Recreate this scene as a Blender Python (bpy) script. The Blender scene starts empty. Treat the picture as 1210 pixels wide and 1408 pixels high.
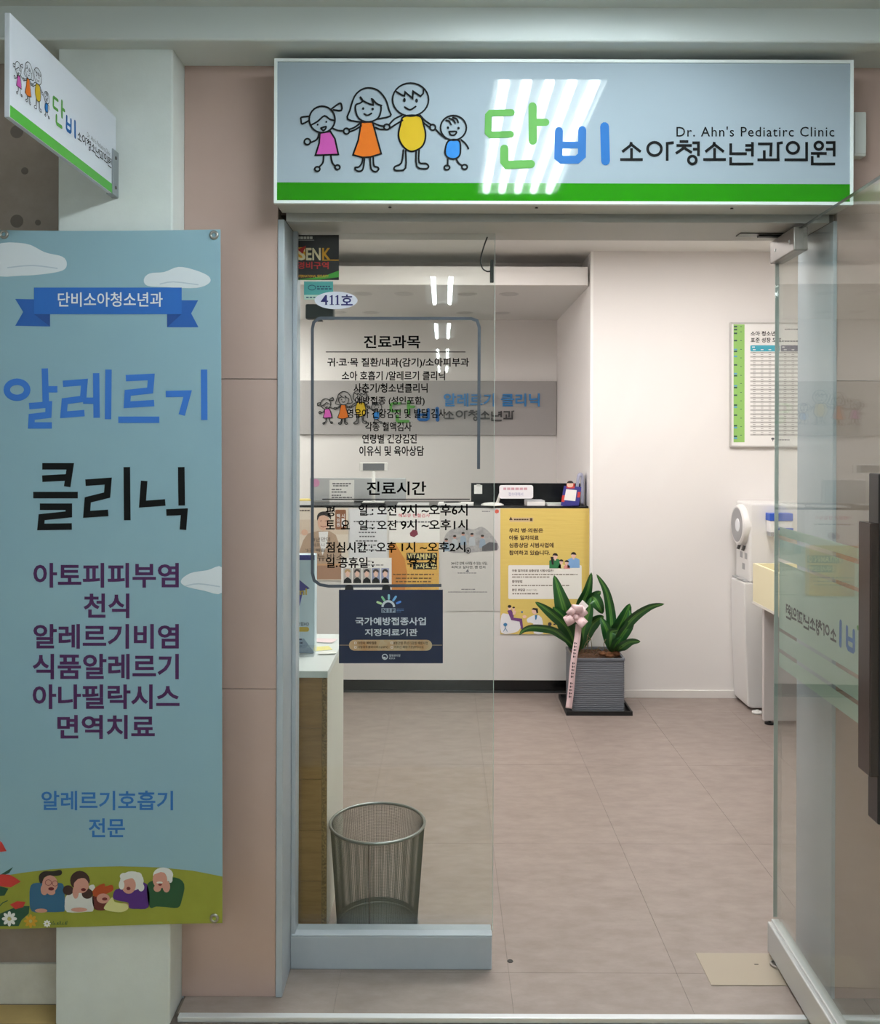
import bpy, bmesh, math, random
from mathutils import Vector, Matrix
random.seed(7)
R = math.radians
scene = bpy.context.scene

# ------------------------------------------------------------------ camera
F, CX, CY, H, ROLL = 1212.0, 610.0, 607.0, 1.55, R(0.18)
cam_d = bpy.data.cameras.new('camera'); cam = bpy.data.objects.new('camera', cam_d)
scene.collection.objects.link(cam); scene.camera = cam
cam_d.sensor_fit = 'HORIZONTAL'; cam_d.sensor_width = 36.0; cam_d.lens = 36.0 * F / 1210.0
cam_d.shift_x = -(CX - 605.0) / 1210.0; cam_d.shift_y = -(704.0 - CY) / 1210.0
cam_d.clip_start = 0.02
cam.matrix_world = Matrix.Translation((0, 0, H)) @ Matrix.Rotation(R(90), 4, 'X') @ Matrix.Rotation(ROLL, 4, 'Z')

# ------------------------------------------------------------------ world, exposure
world = bpy.data.worlds.new('world'); scene.world = world; world.use_nodes = True
world.node_tree.nodes['Background'].inputs[0].default_value = (0.75, 0.82, 0.85, 1)
world.node_tree.nodes['Background'].inputs[1].default_value = 0.15
scene.view_settings.view_transform = 'Standard'; scene.view_settings.look = 'None'
scene.view_settings.exposure = 0.1; scene.view_settings.gamma = 1.0
scene.view_settings.use_curve_mapping = False
try:
    scene.cycles.use_denoising = True
    scene.cycles.transparent_max_bounces = 24
    scene.cycles.max_bounces = 10; scene.cycles.diffuse_bounces = 5
    scene.cycles.glossy_bounces = 4; scene.cycles.transmission_bounces = 6
    scene.cycles.sample_clamp_indirect = 6.0
    scene.cycles.caustics_reflective = False; scene.cycles.caustics_refractive = False
except Exception:
    pass
CORRIDOR_TUBE = 52.0          # radiance of the corridor's fluorescent tubes
FRONT_TUBE = 27.0             # tubes of the light before the shopfront, set dimmer to even the lighting
CORRIDOR_COL = (0.90, 1.0, 1.02)
ROOM_PANEL = 23.0             # radiance of the waiting room's ceiling panels
ROOM_COL = (1.0, 0.968, 0.945)

# ------------------------------------------------------------------ helpers
def P(px, py, Y):
    x, y = px - CX, py - CY
    c, s = math.cos(ROLL), math.sin(ROLL)
    u, v = x * c + y * s, -x * s + y * c
    return Vector((u * Y / F, Y, H - v * Y / F))
def XX(px, py, Y): return P(px, py, Y).x
def ZZ(px, py, Y): return P(px, py, Y).z
def lin(c):
    return c / 12.92 if c <= 0.04045 else ((c + 0.055) / 1.055) ** 2.4
def col(h):
    h = h.lstrip('#')
    return tuple(lin(int(h[i:i + 2], 16) / 255.0) for i in (0, 2, 4)) + (1.0,)
MATS = {}
def mat(name, hexc, rough=0.6, metal=0.0, spec=0.5, noise=None, bump=None, emit=None, hex2=None, coat=0.0, stretch=None):
    if name in MATS: return MATS[name]
    m = bpy.data.materials.new(name); m.use_nodes = True
    nt = m.node_tree; b = nt.nodes['Principled BSDF']
    b.inputs['Base Color'].default_value = col(hexc)
    b.inputs['Roughness'].default_value = rough; b.inputs['Metallic'].default_value = metal
    b.inputs['Specular IOR Level'].default_value = spec
    b.inputs['Coat Weight'].default_value = coat
    tc = None
    if noise or bump:
        tc = nt.nodes.new('ShaderNodeTexCoord'); src = tc.outputs['Object']
        if stretch:
            mp = nt.nodes.new('ShaderNodeMapping'); mp.inputs['Scale'].default_value = stretch
            nt.links.new(src, mp.inputs['Vector']); src = mp.outputs['Vector']
    if noise:
        n = nt.nodes.new('ShaderNodeTexNoise'); n.inputs['Scale'].default_value = noise[0]
        n.inputs['Detail'].default_value = 6; n.inputs['Roughness'].default_value = 0.65
        nt.links.new(src, n.inputs['Vector'])
        r = nt.nodes.new('ShaderNodeValToRGB')
        r.color_ramp.elements[0].position = noise[1]; r.color_ramp.elements[1].position = noise[2]
        r.color_ramp.elements[0].color = col(hexc); r.color_ramp.elements[1].color = col(hex2 or hexc)
        nt.links.new(n.outputs['Fac'], r.inputs['Fac']); nt.links.new(r.outputs['Color'], b.inputs['Base Color'])
    if bump:
        n2 = nt.nodes.new('ShaderNodeTexNoise'); n2.inputs['Scale'].default_value = bump[0]; n2.inputs['Detail'].default_value = 4
        nt.links.new(src, n2.inputs['Vector'])
        bp = nt.nodes.new('ShaderNodeBump'); bp.inputs['Strength'].default_value = bump[1]; bp.inputs['Distance'].default_value = bump[2] if len(bump) > 2 else 0.002
        nt.links.new(n2.outputs['Fac'], bp.inputs['Height']); nt.links.new(bp.outputs['Normal'], b.inputs['Normal'])
    if emit:
        b.inputs['Emission Color'].default_value = tuple(emit[0]) + (1.0,); b.inputs['Emission Strength'].default_value = emit[1]
    MATS[name] = m
    return m
def glass_mat(name, tint, rough=0.0):
    if name in MATS: return MATS[name]
    m = bpy.data.materials.new(name); m.use_nodes = True; nt = m.node_tree; nt.nodes.clear()
    out = nt.nodes.new('ShaderNodeOutputMaterial'); mix = nt.nodes.new('ShaderNodeMixShader')
    tr = nt.nodes.new('ShaderNodeBsdfTransparent'); tr.inputs[0].default_value = tint + (1.0,)
    gl = nt.nodes.new('ShaderNodeBsdfGlossy'); gl.inputs['Roughness'].default_value = rough
    lw = nt.nodes.new('ShaderNodeLayerWeight'); lw.inputs['Blend'].default_value = 0.5
    pw = nt.nodes.new('ShaderNodeMath'); pw.operation = 'POWER'; pw.inputs[1].default_value = 5.0
    ma = nt.nodes.new('ShaderNodeMath'); ma.operation = 'MULTIPLY_ADD'; ma.inputs[1].default_value = 0.96; ma.inputs[2].default_value = 0.04
    nt.links.new(lw.outputs['Facing'], pw.inputs[0]); nt.links.new(pw.outputs[0], ma.inputs[0])
    nt.links.new(ma.outputs[0], mix.inputs[0]); nt.links.new(tr.outputs[0], mix.inputs[1]); nt.links.new(gl.outputs[0], mix.inputs[2])
    nt.links.new(mix.outputs[0], out.inputs[0]); MATS[name] = m
    return m
def film_mat(name, hexc, clear, hex_t):
    """frosted film: part clear, part diffuse, part translucent"""
    if name in MATS: return MATS[name]
    m = bpy.data.materials.new(name); m.use_nodes = True; nt = m.node_tree; nt.nodes.clear()
    out = nt.nodes.new('ShaderNodeOutputMaterial')
    tr = nt.nodes.new('ShaderNodeBsdfTransparent'); tr.inputs[0].default_value = col(hex_t)
    df = nt.nodes.new('ShaderNodeBsdfDiffuse'); df.inputs[0].default_value = col(hexc)
    tl = nt.nodes.new('ShaderNodeBsdfTranslucent'); tl.inputs[0].default_value = col(hexc)
    a = nt.nodes.new('ShaderNodeMixShader'); a.inputs[0].default_value = 0.5
    b = nt.nodes.new('ShaderNodeMixShader'); b.inputs[0].default_value = clear
    nt.links.new(df.outputs[0], a.inputs[1]); nt.links.new(tl.outputs[0], a.inputs[2])
    nt.links.new(a.outputs[0], b.inputs[1]); nt.links.new(tr.outputs[0], b.inputs[2])
    nt.links.new(b.outputs[0], out.inputs[0]); MATS[name] = m
    return m

def wloc(o):
    v = Vector((0, 0, 0))
    while o is not None:
        v = v + o.location; o = o.parent
    return v
def obj(name, verts, faces, m, parent=None, smooth=False, uv=None, bevel=0.0, kind=None):
    vs = [Vector(v) for v in verts]
    if parent is None:
        lo = Vector([min(v[i] for v in vs) for i in range(3)]); hi = Vector([max(v[i] for v in vs) for i in range(3)])
        o0 = Vector(((lo.x + hi.x) / 2, (lo.y + hi.y) / 2, lo.z))
    else:
        o0 = wloc(parent)
    me = bpy.data.meshes.new(name)
    me.from_pydata([v - o0 for v in vs], [], faces); me.update()
    if uv:
        ul = me.uv_layers.new(name='UVMap')
        for lp in me.loops: ul.data[lp.index].uv = uv[lp.vertex_index]
    if smooth:
        for p in me.polygons: p.use_smooth = True
    me.materials.append(m)
    o = bpy.data.objects.new(name, me); scene.collection.objects.link(o)
    if parent is None: o.location = o0
    else: o.parent = parent
    if bevel:
        bm = o.modifiers.new('bevel', 'BEVEL'); bm.width = bevel; bm.segments = 2; bm.limit_method = 'ANGLE'
    if kind: o['kind'] = kind
    return o
def thing(name, label, cat, loc, group=None):
    o = bpy.data.objects.new(name, None); scene.collection.objects.link(o); o.location = loc
    o.empty_display_size = 0.05
    o['label'] = label; o['category'] = cat
    if group: o['group'] = group
    return o
def tag(o, label, cat, group=None):
    o['label'] = label; o['category'] = cat
    if group: o['group'] = group
    return o
def struct(o, label=None):
    o['kind'] = 'structure'
    if label: o['label'] = label
    return o
class MB:
    def __init__(s): s.v = []; s.f = []
    def add(s, vs, fs):
        n = len(s.v); s.v += [Vector(v) for v in vs]; s.f += [tuple(i + n for i in f) for f in fs]; return s
    def box(s, x0, x1, y0, y1, z0, z1):
        return s.add([(x0, y0, z0), (x1, y0, z0), (x1, y1, z0), (x0, y1, z0), (x0, y0, z1), (x1, y0, z1), (x1, y1, z1), (x0, y1, z1)],
                     [(0, 3, 2, 1), (4, 5, 6, 7), (0, 1, 5, 4), (1, 2, 6, 5), (2, 3, 7, 6), (3, 0, 4, 7)])
    def prism(s, pts, d):
        """closed 3-D outline pts pushed by the vector d"""
        n = len(pts); a = [Vector(p) for p in pts]; d = Vector(d)
        return s.add(a + [p + d for p in a], [tuple(range(n))[::-1], tuple(range(n, 2 * n))] + [(i, (i + 1) % n, n + (i + 1) % n, n + i) for i in range(n)])
    def tube(s, pts, r, k=8, cap=True, closed=False):
        pts = [Vector(p) for p in pts]; rings = []; n = len(pts)
        for i, p in enumerate(pts):
            a = pts[(i - 1) % n] if (closed or i > 0) else p; b = pts[(i + 1) % n] if (closed or i < n - 1) else p
            t = (b - a).normalized()
            up = Vector((0, 0, 1)) if abs(t.z) < 0.9 else Vector((1, 0, 0))
            u = t.cross(up).normalized(); w = t.cross(u)
            rr = r[i] if isinstance(r, (list, tuple)) else r
            rings.append([p + u * rr * math.cos(2 * math.pi * j / k) + w * rr * math.sin(2 * math.pi * j / k) for j in range(k)])
        vs = [v for g in rings for v in g]; fs = []
        for i in range(n if closed else n - 1):
            i2 = (i + 1) % n
            for j in range(k):
                j2 = (j + 1) % k; fs.append((i * k + j, i * k + j2, i2 * k + j2, i2 * k + j))
        if cap and not closed: fs += [tuple(range(k))[::-1], tuple(range((n - 1) * k, n * k))]
        return s.add(vs, fs)
    def lathe(s, prof, c, k=32, axis='Z', cap=True):
        """prof: (radius, height) pairs turned about c"""
        vs = []; n = len(prof)
        for r, h in prof:
            for j in range(k):
                a = 2 * math.pi * j / k
                q = (r * math.cos(a), r * math.sin(a), h) if axis == 'Z' else ((r * math.cos(a), h, r * math.sin(a)) if axis == 'Y' else (h, r * math.cos(a), r * math.sin(a)))
                vs.append(Vector(c) + Vector(q))
        fs = [(i * k + j, i * k + (j + 1) % k, (i + 1) * k + (j + 1) % k, (i + 1) * k + j) for i in range(n - 1) for j in range(k)]
        if cap: fs += [tuple(range(k))[::-1], tuple(range((n - 1) * k, n * k))]
        return s.add(vs, fs)
    def build(s, name, m, parent=None, **kw): return obj(name, s.v, s.f, m, parent, **kw)
def box(name, x0, x1, y0, y1, z0, z1, m, parent=None, **kw): return MB().box(x0, x1, y0, y1, z0, z1).build(name, m, parent, **kw)

# ---- flat artwork (print, lettering, relief) laid on a surface by a map (x, y, off) -> point
_TXT = {}
_pre = bpy.data.curves.new('glyphs', 'FONT'); _pre.body = '가각간감강건검경고공과관구국귀균금기나내년뉴는니닉다단달담대데도동두라락람러레렴령로료르리린림만맨먼면모목문및바박발방범법별병본부비빈사산상서성소수스습시식신심싶아안알액어업에여역연염영예오요우원유육은의이인일있장저전점접정종주준지진질차참천청춘층치코큐크클택토평폐포표품피필하함헤혈형호환후휴흡'; _po = bpy.data.objects.new('glyphs', _pre); _po.to_mesh(); _po.to_mesh_clear()
bpy.data.objects.remove(_po); bpy.data.curves.remove(_pre)     # loads every glyph once
def text_mesh(body, bold, space=1.0):
    k = (body, bold, space)
    if k in _TXT: return _TXT[k]
    c = bpy.data.curves.new('lettering', 'FONT'); c.body = body; c.resolution_u = 3; c.offset = bold; c.space_character = space
    o = bpy.data.objects.new('lettering', c); me = o.to_mesh()
    vs = [(v.co.x, v.co.y) for v in me.vertices]; fs = [tuple(p.vertices) for p in me.polygons]
    o.to_mesh_clear(); bpy.data.objects.remove(o); bpy.data.curves.remove(c)
    x0 = min(v[0] for v in vs); x1 = max(v[0] for v in vs); y0 = min(v[1] for v in vs); y1 = max(v[1] for v in vs)
    vs = [((x - x0) / (x1 - x0), 1 - (y - y0) / (y1 - y0)) for x, y in vs]
    _TXT[k] = (vs, fs); return _TXT[k]
def catmull(pts, n=5, closed=False):
    out = []; N = len(pts)
    for i in range(N if closed else N - 1):
        g = lambda j: pts[j % N] if closed else pts[max(0, min(N - 1, j))]
        p0, p1, p2, p3 = g(i - 1), g(i), g(i + 1), g(i + 2)
        for k in range(n):
            t = k / n
            out.append(tuple(0.5 * (2 * p1[a] + (p2[a] - p0[a]) * t + (2 * p0[a] - 5 * p1[a] + 4 * p2[a] - p3[a]) * t * t + (3 * p1[a] - p0[a] - 3 * p2[a] + p3[a]) * t ** 3) for a in range(len(p1))))
    if not closed: out.append(tuple(pts[-1]))
    return out
def ellpts(cx, cy, rx, ry, rot=0, n=20, a0=0, a1=360):
    full = abs(a1 - a0) >= 360; o = []
    for i in range(n if full else n + 1):
        a = R(a0 + (a1 - a0) * i / n); x, y = rx * math.cos(a), ry * math.sin(a)
        c, s = math.cos(R(rot)), math.sin(R(rot)); o.append((cx + x * c - y * s, cy + x * s + y * c))
    return o
class Art:
    def __init__(s, mapf, T=None): s.map = mapf; s.T = T or (lambda x, y: (x, y)); s.polys = []; s.tris = []; s.sc = math.dist(s.T(0, 0), s.T(1, 0))
    def poly(s, pts, smooth=0):
        if smooth: pts = catmull(pts, smooth, True)
        s.polys.append([s.T(*p) for p in pts]); return s
    def rect(s, x0, y0, x1, y1): return s.poly([(x0, y0), (x1, y0), (x1, y1), (x0, y1)])
    def ell(s, cx, cy, rx, ry, rot=0, n=20): return s.poly(ellpts(cx, cy, rx, ry, rot, n))
    def rrect(s, x0, y0, x1, y1, r):
        p = []
        for cx, cy, a in ((x1 - r, y1 - r, 0), (x0 + r, y1 - r, 90), (x0 + r, y0 + r, 180), (x1 - r, y0 + r, 270)): p += ellpts(cx, cy, r, r, 0, 5, a, a + 90)
        return s.poly(p)
    def stroke(s, pts, w, closed=False, cap='r', smooth=0):
        if smooth: pts = catmull(pts, smooth, closed)
        n = len(pts); h = w / 2; L = []; Rr = []
        for i in range(n):
            p = pts[i]
            a = pts[i - 1] if (i > 0 or closed) else None; b = pts[(i + 1) % n] if (i < n - 1 or closed) else None
            def nrm(q, r):
                dx, dy = r[0] - q[0], r[1] - q[1]; l = math.hypot(dx, dy) or 1e-9; return (-dy / l, dx / l)
            n1 = nrm(a, p) if a else nrm(p, b); n2 = nrm(p, b) if b else n1
            mx, my = n1[0] + n2[0], n1[1] + n2[1]; l2 = mx * mx + my * my
            if l2 < 0.35: mx, my, k = n1[0], n1[1], 1.0
            else: k = 2.0 / l2
            L.append((p[0] + mx * k * h, p[1] + my * k * h)); Rr.append((p[0] - mx * k * h, p[1] - my * k * h))
        for i in range(n if closed else n - 1):
            j = (i + 1) % n; s.poly([L[i], L[j], Rr[j], Rr[i]])
        if cap == 'r' and not closed:
            s.ell(pts[0][0], pts[0][1], h, h, 0, 10); s.ell(pts[-1][0], pts[-1][1], h, h, 0, 10)
        if cap == 'r' and not smooth:
            for p in pts[1:-1]: s.ell(p[0], p[1], h, h, 0, 10)
        return s
    def text(s, body, x0, y0, x1, y1, bold=0.0, space=1.0):
        vs, fs = text_mesh(body, bold, space)
        s.tris.append(([s.T(x0 + u * (x1 - x0), y0 + v * (y1 - y0)) for u, v in vs], fs)); return s
    def dashes(s, x0, x1, y, h, seed=0, lo=2, hi=7, gap=1.2):
        rnd = random.Random(seed); x = x0
        while x < x1 - lo:
            w = min(rnd.uniform(lo, hi), x1 - x); s.rect(x, y - h / 2, x + w, y + h / 2); x += w + gap
        return s
    def build(s, name, m, parent, off=0.0006, th=0.0):
        kind = "stuff" if name.split("_")[-1] in ("print", "shading") or name in ("ruler_blue", "check_box", "features") else None
        vs, fs = [], []
        def put(pts, faces, border):
            n = len(vs)
            vs.extend(s.map(x, y, off + th) for x, y in pts); fs.extend(tuple(i + n for i in f) for f in faces)
            if th:
                k = len(vs); vs.extend(s.map(x, y, off) for x, y in pts)
                cnt = {}
                for f in faces:
                    for i in range(len(f)):
                        e = (f[i], f[(i + 1) % len(f)]); q = (min(e), max(e)); cnt[q] = cnt.get(q, 0) + 1
                for (a, b), c in cnt.items():
                    if c == 1: fs.append((n + a, n + b, k + b, k + a))
        e0 = off
        for i, p in enumerate(s.polys):          # overlapping strokes never lie in exactly one plane
            off = e0 + (i % 40) * 1.0e-5; put(p, [tuple(range(len(p)))], True)
        for p, f in s.tris: put(p, f, True)
        return obj(name, vs, fs, m, parent, kind=kind)
def face(Y): return lambda x, y, o: P(x, y, Y) - Vector((0, o, 0))
def sub(x0, y0, s, sy=None):     # zoomed-crop coordinates -> photograph pixels
    sy = sy or s
    return lambda x, y: (x / s + x0, y / sy + y0)

# ------------------------------------------------------------------ materials
M_wall = mat('room_wall_paint', '#e2dedb', 0.75, bump=(220, 0.06))
M_white = mat('white_paint', '#d9d8d4', 0.6, bump=(90, 0.05))
M_col = mat('column_plaster', '#dbe1df', 0.75, noise=(6, 0.35, 0.8), hex2='#d0d6d4', bump=(160, 0.12))
M_beam = mat('corridor_plaster', '#d2d9d9', 0.8, bump=(120, 0.08))
M_pink = mat('pink_wall_panel', '#b89f96', 0.38, noise=(3, 0.3, 0.8), hex2='#b1988e')
M_seam = mat('panel_joint', '#5f5048', 0.8)
M_stone = mat('brown_stone', '#8c7e75', 0.5, noise=(9, 0.3, 0.75), hex2='#9f9187', bump=(30, 0.1))
M_spot = mat('stone_stain', '#6d625b', 0.6)
M_base = mat('stone_baseboard', '#dcdad2', 0.6, noise=(8, 0.3, 0.8), hex2='#bdb9ae')
M_frame = mat('door_frame_paint', '#adb4bb', 0.38, noise=(14, 0.3, 0.9), hex2='#a4acb4')
M_header = mat('header_paint', '#b3b2af', 0.5)
M_cfloor = mat('corridor_tile', '#b59a62', 0.35, noise=(5, 0.3, 0.8), hex2='#a08752')
M_floor = mat('vinyl_tile', '#978a83', 0.42, noise=(7, 0.3, 0.72), hex2='#847770', bump=(60, 0.04), stretch=(1.4, 3.0, 1))
M_grout = mat('vinyl_seam', '#70665f', 0.8)
M_alu = mat('brushed_aluminium', '#d9dcdf', 0.4, metal=0.3)
M_steel = mat('satin_steel', '#a9a6a0', 0.3, metal=0.9)
M_steel_d = mat('dark_steel', '#5c5a58', 0.35, metal=0.8)
M_black = mat('black_plastic', '#141516', 0.45)
M_blackg = mat('black_gloss_laminate', '#121416', 0.25)
M_glass = glass_mat('clear_glass', (0.945, 0.972, 0.958))
M_gedge = mat('glass_edge', '#c3d0ca', 0.3)
M_ink = mat('black_ink', '#0d0e10', 0.7, spec=.2)
M_wht = mat('white_print', '#e9e9ea', 0.5)
M_paper = mat('white_paper', '#e6e4e1', 0.7)

# ------------------------------------------------------------------ the setting: waiting room
YW, YG, YB = 2.458, 2.62, 2.70            # front of the pink panels, glass, back of the front wall
XL, XR = -1.145, 2.55                      # room's side walls
YC, YN, YR = 5.40, 6.96, 5.35              # counter front, niche's back wall, white wall facing us
ZC, ZN, ZH = 2.706, 2.51, 2.167            # room ceiling, niche soffit, header underside
XNL = -2.7                                 # staff side of the niche, left of the view
XN = 0.893                                 # niche's right wall

fl = struct(MB().box(-0.72, XR, 2.385, YN + .1, -0.05, -0.002).box(XNL, -0.72, 2.70, YN + .1, -0.05, -0.002).build('floor', M_grout), 'grey brown vinyl tile floor of the waiting room')
xs = [0.195 + 0.49 * k for k in range(-3, 6)]; ys = [2.385, 2.573, 3.40, 4.23, 5.06, 5.46]
xs = [max(x, XL) for x in xs if x > XL - 0.48]; xs = [x for x in xs if x < XR] + [XR]
g = 0.0005
for a, b in zip(ys, ys[1:]):
    for c, d in zip(xs, xs[1:]):
        if b < 2.6: c = max(c, -0.715)
        if d - c < 0.03: continue
        box('floor_tile', c + g, d - g, a + g, b - g, -0.002, 0.0, M_floor, fl)
struct(box('ceiling', XNL - .1, XR, YB, YN + .1, ZC, ZC + 0.05, M_white), 'white waiting room ceiling')
struct(MB().box(XL - .1, XL, YB, YC + .05, 0, ZC).box(XNL, XL - .1, YC - .05, YC + .05, 0, ZC).box(XNL - .1, XNL, YC - .05, YN + .1, 0, ZC).build('wall_left', M_wall), 'white wall at the left of the waiting room')
struct(box('wall_back', XNL, XN + .12, YN, YN + .1, 0, ZC, M_wall), 'white wall behind the reception counter')
wr = struct(MB().box(XN, XR, YR, YR + .12, 0, ZC).box(XN, XN + .12, YR + .12, YN, 0, ZC).build('wall_right', M_wall), 'white wall facing the doorway')
box('corner_bead', XN - .004, XN + .012, YR - .004, YR + .012, 0, ZC, mat('corner_bead_white', '#efedea', 0.5), wr)
struct(box('wall_side', XR, XR + .1, YB, YR + .12, 0, ZC, M_wall), 'white wall at the far right of the waiting room')
bb = MB().box(XN + .0, XR, YR - .012, YR, 0, 0.046)
struct(bb.build('baseboard_right', mat('white_baseboard', '#dedad6', 0.5), bevel=.002), 'low white baseboard along the white wall')
# niche: dropped soffit with a fascia in front, open cove above
nf = struct(MB().box(XL, XN - .012, YC + .0, YC + .03, ZN, 2.622).build('trim_1', mat('fascia_white', '#e7e3df', 0.6)), 'white fascia over the reception niche')
struct(box('ceiling_niche', XNL, XN, YC + .03, YN, ZN, ZN + .03, mat('niche_white', '#d6d4d0', 0.7)), 'lowered white soffit over the reception counter')
struct(box('wall_cove', XNL, XN, YC + .30, YC + .34, ZN + .03, ZC, M_wall), 'white back of the open cove above the fascia')
for (px, py, wd_) in ((499, 404, 'leftmost of the front row'), (556, 404, 'second of the front row'), (642, 404, 'third of the front row'), (700, 404, 'rightmost of the front row'), (464, 430, 'leftmost of the rear row'), (510, 430, 'second of the rear row'), (639, 430, 'third of the rear row'), (690, 430, 'rightmost of the rear row')):
    Yd = (ZN - H) * F / (CY - py); x = XX(px, py, Yd)
    t = thing('downlight', 'unlit round downlight in the niche soffit, ' + wd_, 'light', (x, Yd, ZN), 'unlit downlights in the niche soffit')
    MB().lathe([(0.052, 0), (0.062, -0.003), (0.066, 0)], (x, Yd, ZN - .0005), 24, cap=False).build('rim', mat('downlight_rim', '#c4c2bf', 0.4), t)
    MB().lathe([(0.001, 0), (0.053, 0.0)], (x, Yd, ZN - .0012), 24, cap=False).build('lens', mat('downlight_lens', '#b5b3b0', 0.4), t)
# grey sign board across the niche's back wall
zb0, zb1 = ZZ(600, 598, YN), ZZ(600, 524, YN)
sb = thing('sign_board', 'long grey board with the coloured family logo on the wall behind reception', 'sign', (-.1, YN - .012, zb0))
box('panel', XL + .01, XN - .004, YN - .024, YN, zb0, zb1, mat('grey_board', '#a5a19f', 0.55), sb, bevel=.002)

# ------------------------------------------------------------------ the setting: front wall and corridor
wf = struct(MB().box(-3.2, -.463, YW + .012, YB, 0, 2.75).box(1.09, 3.2, YW + .012, YB, 0, 2.75).box(-.463, 1.09, YW + .03, YB, ZH + .02, 2.75).build('wall_front', M_seam), 'shopfront wall')
zs = [0.0, ZZ(320, 947, YW), ZZ(320, 521, YW), 2.60]
for (c, d) in ((-.7265, -.4635), (1.0945, 1.80), (1.80, 2.5), (2.5, 3.2)):
    for a, b in zip(zs, zs[1:]):
        box('wall_panel', c + .001, d - .001, YW, YW + .012, a + .001, b - .001, M_pink, wf)
for (c, d) in ((-.4635, .3), (.3, 1.0945)):
    box('wall_panel', c + .001, d - .001, YW + .018, YW + .030, 2.24, 2.60, M_pink, wf)
ws = struct(box('wall_stone', -3.2, -1.032, YW - .01, YW + .012, 0.10, 2.60, M_stone), 'brown polished stone wall left of the white column')
for (px, py, r) in ((23, 181, 9), (23, 304, 9), (38, 160, 2), (52, 306, 4), (34, 235, 5)):
    q = P(px, py, YW - .0105); k = r * YW / F
    MB().lathe([(k * .98, 0), (k, .0006)], q, 20, axis='Y').build('stain', M_spot, ws)
struct(box('baseboard_left', -3.2, -1.032, YW - .018, YW + .012, -0.012, 0.10, M_base, bevel=.002), 'pale stone baseboard under the brown stone')
struct(box('wall_column', -1.032, -.7265, 2.354, YW + .05, -0.012, 2.60, M_col, bevel=.004), 'white plastered column beside the pink panels')
# frame of the entrance
struct(box('trim_2', -.4635, -.445, YW - .004, YB, 0, ZH, M_frame, bevel=.002), 'pale blue painted left door jamb')
struct(box('trim_3', -.445, -.432, YG - .03, YG + .03, 0, ZH, M_frame, bevel=.002), 'pale blue bead beside the fixed glass')
struct(box('trim_4', 1.083, 1.0945, YW - .004, YB, 0, ZH, M_frame, bevel=.002), 'pale blue painted right door jamb')
struct(MB().box(-.445, 1.083, YW + .02, YB, ZH, ZH + .08).build('trim_5', M_header, bevel=.002), 'grey header over the entrance')
struct(box('trim_6', -.71, 3.2, 2.366, 2.386, -.012, 0.0025, M_alu, bevel=.002), 'bright metal nosing along the threshold')
# corridor shell
cfl = struct(box('corridor_floor', -3.2, 3.2, -9.5, 2.47, -.06, -.0125, M_grout), 'brown tiled corridor floor')
for i in range(-7, 6):
    for j in range(0, 3):
        box('floor_tile', i * .45 + .19 + .002, (i + 1) * .45 + .19 - .002, 2.36 - (j + 1) * .45 + .002, 2.36 - j * .45 - .002, -.0125, -.012, M_cfloor, cfl)
for c, d, a, b in ((-3.2, -1.034, 2.36, YW - .02), (-3.2, 3.2, -9.5, 1.008)):
    box('floor_tile', c, d, a, b, -.0125, -.012, M_cfloor if b > 2 else mat('corridor_bounce_tile', '#b9b6ae', .35), cfl)  # unseen far floor coloured neutral so its bounce light is less yellow
struct(box('ceiling_corridor', -3.2, 3.2, -9.5, 2.30, 2.683, 2.74, M_beam), 'corridor ceiling')
struct(box('ceiling_beam', -3.2, 3.2, 2.30, YB, 2.595, 2.80, M_beam, bevel=.006), 'plastered beam above the shopfront')
M_cw = mat('corridor_wall', '#b9bab8', 0.7)
struct(box('wall_corridor_left', -3.3, -3.2, -9.5, YB, -.06, 2.75, M_cw)); struct(box('wall_corridor_right', 3.2, 3.3, -9.5, YB, -.06, 2.75, M_cw))
struct(box('wall_corridor_back', -3.3, 3.3, -9.6, -9.5, -.06, 2.75, M_cw))

# lamps
M_tube = mat('fluorescent_tube', '#ffffff', emit=(CORRIDOR_COL, CORRIDOR_TUBE))
M_tube_f = mat('fluorescent_tube_front', '#ffffff', emit=(CORRIDOR_COL, FRONT_TUBE))
M_led = mat('led_panel', '#ffffff', emit=(ROOM_COL, ROOM_PANEL))
M_hous = mat('lamp_housing', '#d5d7d6', 0.35)
def tube_light(x0, x1, y0, y1, n, label, group=None, tr=.0165, m=None):
    t = thing('ceiling_light', label, 'light', ((x0 + x1) / 2, (y0 + y1) / 2, 2.683), group)
    w = x1 - x0
    mb = MB().box(x0, x1, y0, y1, 2.681, 2.6825)
    for a, b, c, d in ((x0 - .02, x0, y0 - .02, y1 + .02), (x1, x1 + .02, y0 - .02, y1 + .02), (x0, x1, y0 - .02, y0), (x0, x1, y1, y1 + .02)): mb.box(a, b, c, d, 2.66, 2.6825)
    mb.build('housing', M_hous, t)
    for i in range(n):
        x = x0 + w * (i + .5) / n
        MB().tube([(x, y0 + .03, 2.664), (x, y1 - .03, 2.664)], tr, 10).build('tube', m or M_tube, t)
tube_light(.15, .50, .78, 2.02, 5, 'five tube ceiling light mirrored in the front sign', m=M_tube_f)
for k, wd in enumerate(('largest', 'second', 'third', 'smallest')):
    y1 = -0.71 - 2.34 * k
    tube_light(-.135, .105, y1 - 1.17, y1, 2, wd + ' of the twin tube ceiling lights mirrored in the fixed glass', 'corridor ceiling lights')
for sx_, wd in ((-2.2, 'left'), (2.2, 'right')):  # side lights added out of view to brighten the lower shopfront
    for y1, wq in ((-.95, 'nearer'), (-3.29, 'farther')):
        tube_light(sx_ - .12, sx_ + .12, y1 - 1.17, y1, 2, wq + ' added unseen twin tube fill light at the ' + wd + ' of the corridor', 'corridor ceiling lights')
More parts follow.
